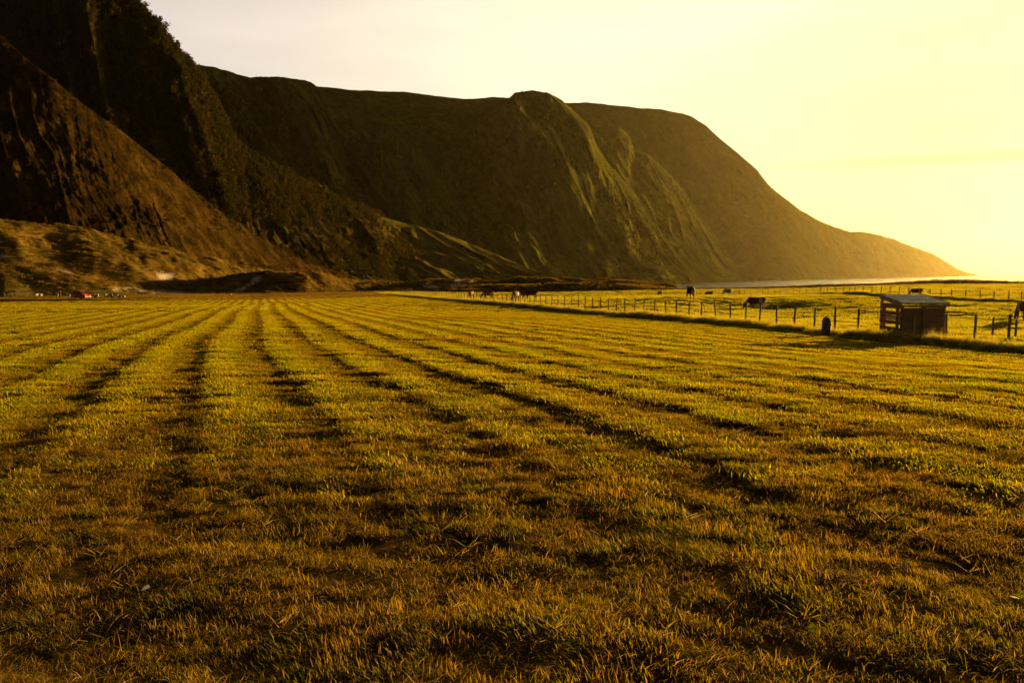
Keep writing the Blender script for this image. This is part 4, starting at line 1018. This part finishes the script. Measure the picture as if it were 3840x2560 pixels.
def fuse(name, bm, voxel, m, it=3):
    bmesh.ops.recalc_face_normals(bm, faces=list(bm.faces))
    me = bpy.data.meshes.new(name); bm.to_mesh(me); bm.free()
    o = bpy.data.objects.new(name, me); COL.objects.link(o)
    md = o.modifiers.new('r', 'REMESH'); md.mode = 'VOXEL'; md.voxel_size = voxel
    sm = o.modifiers.new('s', 'SMOOTH'); sm.factor = 0.5; sm.iterations = it
    dg = bpy.context.evaluated_depsgraph_get(); dg.update()
    out = bpy.data.meshes.new_from_object(o.evaluated_get(dg)); bpy.data.objects.remove(o); bpy.data.meshes.remove(me)
    out.name = name; out.polygons.foreach_set('use_smooth', np.ones(len(out.polygons), bool)); out.materials.clear(); out.materials.append(m)
    return out
def cow_mesh(pose, m, patches, stride=0.0, turn=0.0):
    bm = bmesh.new()
    tr = [(-1.0, 1.14, .08, .07), (-.93, 1.10, .25, .19), (-.75, 1.06, .345, .285), (-.45, 1.02, .37, .315), (-.1, .985, .405, .36), (.25, .985, .40, .345), (.5, 1.0, .40, .285), (.70, 1.04, .34, .215), (.86, 1.06, .22, .13)]
    loft(bm, [((x, 0, z), (0, b, 0), (0, 0, a)) for x, z, a, b in tr])
    if pose == 'graze':
        nk = [((.60, 0, 1.10), .27, .17), ((.90, turn * .15, .90), .20, .135), ((1.12, turn * .4, .62), .15, .105), ((1.20, turn * .5, .47), .13, .10)]
        hd = [((1.19, turn * .5, .52), .12, .115), ((1.24, turn * .55, .36), .115, .10), ((1.29, turn * .62, .20), .085, .08), ((1.32, turn * .66, .07), .07, .075), ((1.33, turn * .67, .02), .04, .05)]
        ear = ((1.15, turn * .45, .55), (0.02, 0, 0.04))
    else:
        nk = [((.60, 0, 1.10), .27, .17), ((.86, turn * .1, 1.22), .19, .125), ((1.06, turn * .25, 1.33), .14, .105), ((1.16, turn * .32, 1.37), .12, .10)]
        hd = [((1.12, turn * .3, 1.39), .12, .115), ((1.27, turn * .5, 1.33), .115, .10), ((1.42, turn * .66, 1.22), .085, .08), ((1.52, turn * .76, 1.13), .07, .075), ((1.56, turn * .79, 1.10), .04, .05)]
        ear = ((1.10, turn * .28, 1.44), (0, 0, 0.02))
    for seq in (nk, hd):
        rings = []
        for i, (c, a, b) in enumerate(seq):
            d = (Vector(seq[min(i + 1, len(seq) - 1)][0]) - Vector(seq[max(i - 1, 0)][0])).normalized()
            sd = Vector((0, 0, 1)).cross(d)
            sd = sd.normalized() if sd.length > 0.05 else Vector((0, 1, 0))
            up = d.cross(sd).normalized(); rings.append((c, sd * b, up * a))
        loft(bm, rings)
    for s in (-1, 1):
        e = Vector(ear[0]); tube(bm, [e + Vector((0, s * .08, 0)), e + Vector((-.03, s * .19, .02)), e + Vector((-.04, s * .26, -.02))], [(.035, .05), (.03, .06), (.012, .02)], 8)
        f = stride * s
        tube(bm, [(.50, s * .16, .95), (.52, s * .18, .66), (.52 + f * .10, s * .18, .42), (.52 + f * .16, s * .18, .20), (.53 + f * .20, s * .18, .08), (.55 + f * .20, s * .18, 0)], [(.17, .11), (.10, .08), .068, .047, .055, .065], 10)
        f = -f
        tube(bm, [(-.70, s * .15, 1.02), (-.66, s * .18, .80), (-.60, s * .19, .64), (-.76 + f * .08, s * .19, .45), (-.74 + f * .16, s * .19, .22), (-.70 + f * .2, s * .19, .08), (-.68 + f * .2, s * .19, 0)], [(.26, .14), (.20, .12), (.13, .09), .075, .05, .056, .066], 10)
    loft(bm, [((-.62, 0, .70), (.02, 0, 0), (0, .02, 0)), ((-.45, 0, .62), (.16, 0, 0), (0, .13, 0)), ((-.45, 0, .54), (.09, 0, 0), (0, .08, 0))])
    me = fuse('cow', bm, 0.032, m)
    co = np.empty(len(me.vertices) * 3, np.float32); me.vertices.foreach_get('co', co); co = co.reshape(-1, 3)
    w = np.zeros(len(co))
    nz = 0.13 * fbm(co[:, 0] * 3.1 + co[:, 1] * 1.7, co[:, 2] * 3.3 - co[:, 1] * 1.3, 3, 55)
    for (cx, cy_, cz), (rx, ry, rz_) in patches:
        d = np.sqrt(((co[:, 0] - cx) / rx) ** 2 + ((co[:, 1] - cy_) / ry) ** 2 + ((co[:, 2] - cz) / rz_) ** 2)
        w = np.maximum(w, sstep(1.04, 0.96, d + nz * 1.5) if False else 1 - sstep(0.94, 1.04, d + nz * 1.5))
    fattr(me, 'white', w)
    return me
P_white = [((0, 0, 0), (9, 9, 9))]
def cow(label, px, d, heading, pose, m, patches, scale=1.0, stride=0.25, turn=0.0, tail_white=0.0, group='cattle grazing in the pasture', cat='cow', name='cow', dz=0.0):
    me = cow_mesh(pose, m, patches, stride, turn); x = float(az_of(px) * d)
    o = link(name, me); o.location = (x, d, H(x, d) + 0.01 + dz); o.rotation_euler = (0, 0, math.radians(heading)); o.scale = (scale,) * 3
    tag(o, label, cat, group)
    bm = bmesh.new()
    tube(bm, [(-.97, 0, 1.30), (-1.06, .01, 1.22), (-1.09, .02, 1.0), (-1.08, .03, .75), (-1.07, .03, .62), (-1.06, .03, .45), (-1.05, .03, .36)], [.04, .035, .024, .02, .035, .05, .01], 8)
    t = bm_obj('tail', bm, m, o, smooth=True); fattr(t.data, 'white', np.array([tail_white * (v.co.z < 0.75) for v in t.data.vertices], float))
    return o
hind_white = [((-.55, 0, .95), (.30, .6, .55)), ((-.70, 0, .25), (.35, .6, .5)), ((0.0, 0, .55), (.55, .3, .12))]
cow('red brown and white cow grazing side-on in the middle of the pasture', 2838, 83, 178, 'graze', coat_brown, [((-.42, 0, .85), (.22, .6, .75)), ((-.75, 0, .30), (.4, .6, .48)), ((-.15, 0, .62), (.5, .25, .10))], 1.0, 0.35, -0.2, 1.0)
cow('dark brown cow standing tall, seen end-on against the sea, its head up', 2590, 90, 94, 'stand', coat_dark, [((-.92, .05, .75), (.2, .12, .35))], 1.05, 0.2, -0.3)
cow('dark brown cow grazing behind the roof of the board shelter', 3440, 98, 158, 'graze', coat_dark, [], 0.72, 0.2, 0.3)
cow('brown and white cow cut off by the right edge of the photo', 3852, 54, 82, 'graze', coat_brown, [((-.85, .2, .75), (.4, .3, .7)), ((.3, 0, 1.0), (.3, .5, .5)), ((-.7, .2, .3), (.4, .25, .5))], 1.0, 0.2)
cow('slim red brown cow seen end-on, leftmost of the cows behind the near fence', 1767, 128, 72, 'stand', coat_brown, [], 0.92, 0.1, 0.2)
cow('russet cow grazing low with its head to the left behind the near fence', 1829, 129, 205, 'graze', coat_brown, [((-.55, .3, .75), (.10, .5, .5))], 1.0, 0.2)
cow('brown cow with a white shoulder grazing head-on close behind the near fence', 1933, 102, 250, 'graze', coat_dark, [((.35, -.2, 1.2), (.25, .25, .3)), ((-.3, .3, .8), (.15, .2, .5))], 1.0, 0.2)
cow('brown cow half hidden behind the cow with the white shoulder', 1962, 128, 195, 'graze', coat_brown, [], 0.95, 0.2)
cow('dark red brown cow grazing side-on, rightmost of the cows behind the near fence', 1992, 118, 186, 'graze', coat_dark, [((-.5, .15, .62), (.16, .25, .12))], 1.0, 0.3)
cow('pale white cow grazing by the far fence, right of the small brown calf', 2729, 168, 130, 'graze', coat_pale, [((-.1, 0, 1), (2.2, 2, 2))], 1.0, 0.1)
cow('small brown and white calf to the left of the tall standing cow', 2476, 150, 110, 'graze', coat_dark, [((-.75, 0, .95), (.3, .5, .25))], 0.66, 0.1, cat='calf', name='calf', group='calves in the pasture')
cow('small brown calf between the tall standing cow and the white cow', 2661, 128, 150, 'graze', coat_brown, [((.3, 0, 1.2), (.4, .5, .2))], 0.62, 0.1, cat='calf', name='calf', group='calves in the pasture')
cow('small red calf seen between the legs of the tall standing cow', 2590, 108, 140, 'graze', coat_brown, [], 0.48, 0.1, cat='calf', name='calf', group='calves in the pasture')
cow('small dark brown calf alone by the fence at the foot of the big dune', 862, 212, 75, 'stand', coat_brown, [], 0.62, 0.1, cat='calf', name='calf', group='calves in the pasture')

# ------------------------------------------------------------------ sheep
wool_white = simple('sheep_wool', (0.17, 0.14, 0.105), (0.28, 0.235, 0.18), 14, 0.95, 0.03)
wool_black = simple('black_wool', (0.012, 0.010, 0.009), (0.03, 0.025, 0.02), 14, 0.95, 0.03)
face_m = simple('sheep_face', (0.30, 0.26, 0.21), (0.45, 0.40, 0.33), 8, 0.85)
def sheep_proto(pose, wool):
    bm = bmesh.new()
    zo = 0.0 if pose != 'lie' else -0.30
    loft(bm, [((x, 0, z + zo), (0, b, 0), (0, 0, a)) for x, z, a, b in ((-.56, .62, .06, .06), (-.50, .60, .20, .18), (-.25, .58, .27, .25), (.1, .58, .28, .25), (.35, .60, .26, .21), (.50, .64, .17, .14), (.56, .66, .08, .07))], 12)
    hz = .20 if pose == 'graze' else .86 + zo
    nk = (.74, 0, .42) if pose == 'graze' else (.62, 0, .80 + zo)
    tube(bm, [(.40, 0, .66 + zo), nk, ((.80, 0, hz + .10) if pose == 'graze' else (.70, 0, hz + .04))], [.15, .11, .09], 10)
    tube(bm, [((.78, 0, .34), (.83, 0, .18), (.87, 0, .05)) if pose == 'graze' else ((.64, 0, hz + .06), (.80, 0, hz), (.92, 0, hz - .08))][0], [.085, .075, .045], 10)
    if pose != 'lie':
        for sx in (-.36, .34):
            for s in (-1, 1): tube(bm, [(sx, s * .12, .5), (sx, s * .12, .25), (sx + .01, s * .12, 0)], [.08, .045, .04], 8)
    for s in (-1, 1):
        h = Vector((.76, 0, .36)) if pose == 'graze' else Vector((.66, 0, hz + .09))
        tube(bm, [h + Vector((0, s * .05, 0)), h + Vector((-.02, s * .16, .0))], [(.025, .04), (.01, .015)], 6)
    return fuse('sheep', bm, 0.03, wool, 2)
SH = {(p, w): sheep_proto(p, wool_white if w == 'w' else wool_black) for p in ('graze', 'stand', 'lie') for w in ('w', 'b')}
def sheep(label, px, d, heading, pose, w='w', s=1.0, group='sheep resting beside the van'):
    x = float(az_of(px) * d); o = bpy.data.objects.new('sheep', SH[(pose, w)]); COL.objects.link(o)
    o.location = (x, d, H(x, d)); o.rotation_euler = (0, 0, math.radians(heading)); o.scale = (s,) * 3
    tag(o, label, 'sheep', group)
sheep('white sheep standing alone far left of the van, outermost of two', 132, 200, 80, 'stand')
sheep('white sheep standing far left of the van, nearer the dark post', 149, 200, 95, 'graze')
sheep('white sheep grazing beside the dark upright post', 207, 198, 180, 'graze')
sheep('pale sheep just left of the van, farther from its side', 252, 196, 170, 'graze', s=.95)
sheep('pale sheep just left of the van, close to its side', 266, 198, 10, 'lie')
sheep('pale sheep first to the right of the van', 336, 196, 175, 'lie')
sheep('white sheep with its head turned left, second to the right of the van', 343, 194, 10, 'graze')
sheep('white sheep lying third to the right of the van', 354, 194, 150, 'lie', s=1.1)
sheep('white sheep standing close behind a lying one right of the van', 363, 193, 110, 'stand')
sheep('white sheep seen end-on, alone in the middle of the row right of the van', 393, 192, 95, 'stand')
sheep('low white sheep lying in the middle of the row right of the van', 404, 194, 175, 'lie', s=.9)
sheep('white sheep grazing left of the black sheep, behind a lying one', 412, 193, 150, 'graze')
sheep('white sheep lying nearest the field edge, left of the black sheep', 419, 190, 20, 'lie')
sheep('small white sheep lying close by the left side of the black sheep', 428, 193, 160, 'lie', s=.85)
sheep('black sheep standing upright among the white ones', 436, 191, 95, 'stand', 'b', 1.15)
sheep('white sheep touching the right side of the black sheep', 443, 190, 20, 'lie')
sheep('dark sheep lying farthest right in the row beside the van', 456, 192, 175, 'lie', 'b')
sheep('small white lamb at the right end of the row', 463, 191, 90, 'stand', s=.6)
sheep('white sheep lying on the coastal bank, left of two', 3081, 262, 170, 'lie', group='sheep on the coastal bank')
sheep('white sheep lying on the coastal bank, right of two', 3127, 258, 170, 'lie', s=1.3, group='sheep on the coastal bank')

# dark upright board post by the sheep
bm = bmesh.new(); box(bm, (0, 0, 0.85), (0.36, 0.12, 1.9)); box(bm, (0, 0, 1.83), (0.46, 0.16, 0.10))
o = bm_obj('wooden_post', bm, wood_dark, bevel=0.02); d = 190.0; x = float(az_of(221) * d); o.location = (x, d, H(x, d))
tag(o, 'broad dark upright post standing among the sheep left of the van', 'post')

# ------------------------------------------------------------------ red van
def van():
    d = 181.0; x = float(az_of(303) * d); z = H(x, d)
    # local: +X forward
    R = empty('van', (x, d, z), math.radians(-24)); tag(R, 'small bright red van parked at the far end of the mown field', 'van')
    paint = M('red_van_paint'); paint.col((0.55, 0.025, 0.012)); paint.rough(0.35); paint.b.inputs['Coat Weight'].default_value = 0.6; paint = paint.m
    dark = simple('dark_rubber', (0.012, 0.012, 0.012), (0.03, 0.03, 0.03), 8, 0.8)
    chrome = simple('bare_metal', (0.45, 0.44, 0.42), (0.6, 0.58, 0.55), 8, 0.3, metal=1.0)
    glass = M('van_glass'); glass.col((0.02, 0.022, 0.025)); glass.rough(0.06); glass.b.inputs['Specular IOR Level'].default_value = 0.9; glass = glass.m
    lampm = M('headlight_glass'); lampm.col((0.75, 0.72, 0.65)); lampm.rough(0.12); lampm = lampm.m
    Wd = 1.66
    prof = [(-2.0, .42), (-2.06, .75), (-2.02, 1.15), (-1.90, 1.82), (-1.70, 1.90), (0.15, 1.92), (0.45, 1.86), (1.12, 1.18), (1.95, 1.02), (2.08, .90), (2.10, .50), (2.0, .40)]
    bm = bmesh.new()
    for s in (-1, 1): pass
    L = [bm.verts.new((px, -Wd / 2 * (0.90 if pz > 1.5 else 1.0), pz)) for px, pz in prof]
    Rr = [bm.verts.new((px, Wd / 2 * (0.90 if pz > 1.5 else 1.0), pz)) for px, pz in prof]
    n = len(prof)
    for i in range(n): bm.faces.new((L[i], L[(i + 1) % n], Rr[(i + 1) % n], Rr[i]))
    bm.faces.new(L[::-1]); bm.faces.new(Rr)
    bm_obj('body', bm, paint, R, 0.05)
    # windscreen, side and rear panes, each a thin raised pane
    def pane(name, pts, thick, m):
        bm = bmesh.new(); a = [Vector(p) for p in pts]; nrm = (a[1] - a[0]).cross(a[2] - a[1]).normalized() * thick
        v0 = [bm.verts.new(p) for p in a]; v1 = [bm.verts.new(p + nrm) for p in a]; k = len(a)
        bm.faces.new(v1)
        for i in range(k): bm.faces.new((v0[i], v0[(i + 1) % k], v1[(i + 1) % k], v1[i]))
        bm_obj(name, bm, m, R)
    off = lambda t: (0.45 + (1.12 - 0.45) * t + 0.012, 1.86 + (1.18 - 1.86) * t + 0.012)
    (xa, za), (xb, zb) = off(0.10), off(0.90)
    pane('windscreen', [(xb, -.72, zb), (xb, .72, zb), (xa, .64, za), (xa, -.64, za)], 0.012, glass)
    for s in (-1, 1):
        y0, y1 = s * .845, s * .765
        for xa_, xb_ in ((-1.75, -0.75), (-0.65, 0.05), (0.12, 0.62)):
            top = xb_ if xb_ < 0.3 else 0.30
            q_ = [(xa_, y0, 1.22), (xb_ + (0.25 if xb_ > 0.3 else 0), y0, 1.22), (top, y1, 1.76), (xa_ + 0.04, y1, 1.76)]
            pane('side_window', q_ if s < 0 else q_[::-1], 0.012, glass)
    pane('rear_window', [(-2.03, .6, 1.22), (-2.03, -.6, 1.22), (-1.955, -.55, 1.70), (-1.955, .55, 1.70)], 0.012, glass)
    for s in (-1, 1):
        bm = bmesh.new(); tube(bm, [(2.05, s * .62, .84), (2.13, s * .62, .84)], [.12, .10], 14); bm_obj('headlight', bm, lampm, R, smooth=False)
        bm = bmesh.new(); box(bm, (.80, s * .93, 1.30), (.10, .16, .14)); bm_obj('wing_mirror', bm, dark, R, 0.02)
    bm = bmesh.new(); box(bm, (2.13, 0, .50), (.10, Wd - .04, .16)); bm_obj('bumper', bm, chrome, R, 0.02)
    bm = bmesh.new(); box(bm, (2.105, 0, .76), (.03, .86, .16)); bm_obj('grille', bm, dark, R, 0.01)
    bm = bmesh.new()
    for xr in (-1.5, -0.7, 0.1): box(bm, (xr, 0, 2.0), (.05, 1.40, .04))
    for s in (-1, 1): box(bm, (-.7, s * .62, 1.975), (1.9, .04, .03))
    for xr in (-1.5, 0.1):
        for s in (-1, 1): box(bm, (xr, s * .62, 1.94), (.04, .04, .10))
    bm_obj('roof_rack', bm, dark, R)
    for xw in (-1.35, 1.38):
        for s in (-1, 1):
            w = empty('wheel', (xw, s * .76, .33)); w.parent = R
            bm = bmesh.new()
            tube(bm, [(0, s * k, 0) for k in (-.10, -.085, .085, .10)], [.29, .33, .33, .29], 22); bm_obj('tyre', bm, dark, w)
            bm = bmesh.new(); tube(bm, [(0, s * .09, 0), (0, s * .115, 0)], [.19, .17], 16); bm_obj('rim', bm, chrome, w)
van()

# ------------------------------------------------------------------ small hut on the slope
def hut():
    d = 372.0; x, _, z = pt(1360, 1041, d); x, z = float(x), float(z)
    # stand on whatever hillside is there
    dg = bpy.context.evaluated_depsgraph_get(); 
    hit, loc, *_r = SC.ray_cast(dg, Vector((0, 0, EYE)), Vector((x, d, z - EYE)).normalized())
    if hit: x, d, z = loc.x, loc.y, loc.z
    k = d / 372.0
    R = empty('hut', (x, d, z - 0.5), math.radians(20)); tag(R, 'tiny dark hut alone on the lower slope behind the dunes', 'hut'); R.scale = (k, k, k)
    dk = simple('tarred_boards', (0.03, 0.018, 0.012), (0.07, 0.04, 0.025), 5, 0.9, 0.01)
    rf = simple('turf_roof', (0.05, 0.04, 0.02), (0.09, 0.075, 0.03), 5, 0.95, 0.02)
    bm = bmesh.new(); box(bm, (0, 0, 1.0), (3.2, 2.4, 2.8)); bm_obj('wall', bm, dk, R, 0.02)
    bm = bmesh.new()
    a = [bm.verts.new(p) for p in ((-1.8, -1.45, 2.3), (1.8, -1.45, 2.3), (1.8, 0, 3.2), (-1.8, 0, 3.2), (-1.8, 1.45, 2.3), (1.8, 1.45, 2.3))]
    bm.faces.new((a[0], a[1], a[2], a[3])); bm.faces.new((a[3], a[2], a[5], a[4])); bm.faces.new((a[0], a[3], a[4])); bm.faces.new((a[1], a[5], a[2])); bm.faces.new((a[0], a[4], a[5], a[1]))
    bm_obj('roof', bm, rf, R)
    bm = bmesh.new(); box(bm, (0.5, -1.23, 0.75), (0.85, 0.05, 1.8)); bm_obj('door', bm, wood_grey, R, 0.01)
hut()

# ------------------------------------------------------------------ a torn scrap of white paper in the stubble
def scrap():
    x, y, z = pt(545, 2205, 4.15); x, y = float(x), float(y)
    bm = bmesh.new()
    v = [bm.verts.new(p) for p in ((-.035, -.01, 0), (.0, -.018, .012), (.012, .02, .042), (-.012, .018, .036), (.045, .0, .03), (.026, .018, .05))]
    bm.faces.new((v[0], v[1], v[2], v[3])); bm.faces.new((v[1], v[4], v[5], v[2]))
    ex = bmesh.ops.solidify(bm, geom=list(bm.faces), thickness=0.0012)
    m = simple('scrap_paper', (0.30, 0.30, 0.31), (0.42, 0.41, 0.42), 20, 0.8)
    o = bm_obj('paper_scrap', bm, m); o.scale = (0.62,) * 3; o.location = (x, y, H(x, y) + 0.035); tag(o, 'small torn white scrap caught in the stubble in the dark left foreground', 'paper scrap')
scrap()

# ------------------------------------------------------------------ haze (evening sea air)
def build_haze():
    bm = bmesh.new()
    bmesh.ops.create_cube(bm, size=1.0)
    lo, hi = Vector((-6200, -8300, -18)), Vector((14000, 14300, 720))
    for v in bm.verts:
        v.co = Vector([lo[k] + (v.co[k] + 0.5) * (hi[k] - lo[k]) for k in range(3)])
    me = bpy.data.meshes.new('haze'); bm.to_mesh(me); bm.free()
    m = bpy.data.materials.new('haze_air'); m.use_nodes = True
    n, l = m.node_tree.nodes, m.node_tree.links; n.clear()
    o = n.new('ShaderNodeOutputMaterial'); v = n.new('ShaderNodeVolumePrincipled')
    v.inputs['Color'].default_value = (0.95, 0.79, 0.34, 1)
    v.inputs['Density'].default_value = 0.0000068
    v.inputs['Anisotropy'].default_value = 0.75
    v.inputs['Density Attribute'].default_value = ''
    l.new(v.outputs[0], o.inputs['Volume'])
    h = link('haze', me, m); h['kind'] = 'stuff'
build_haze()
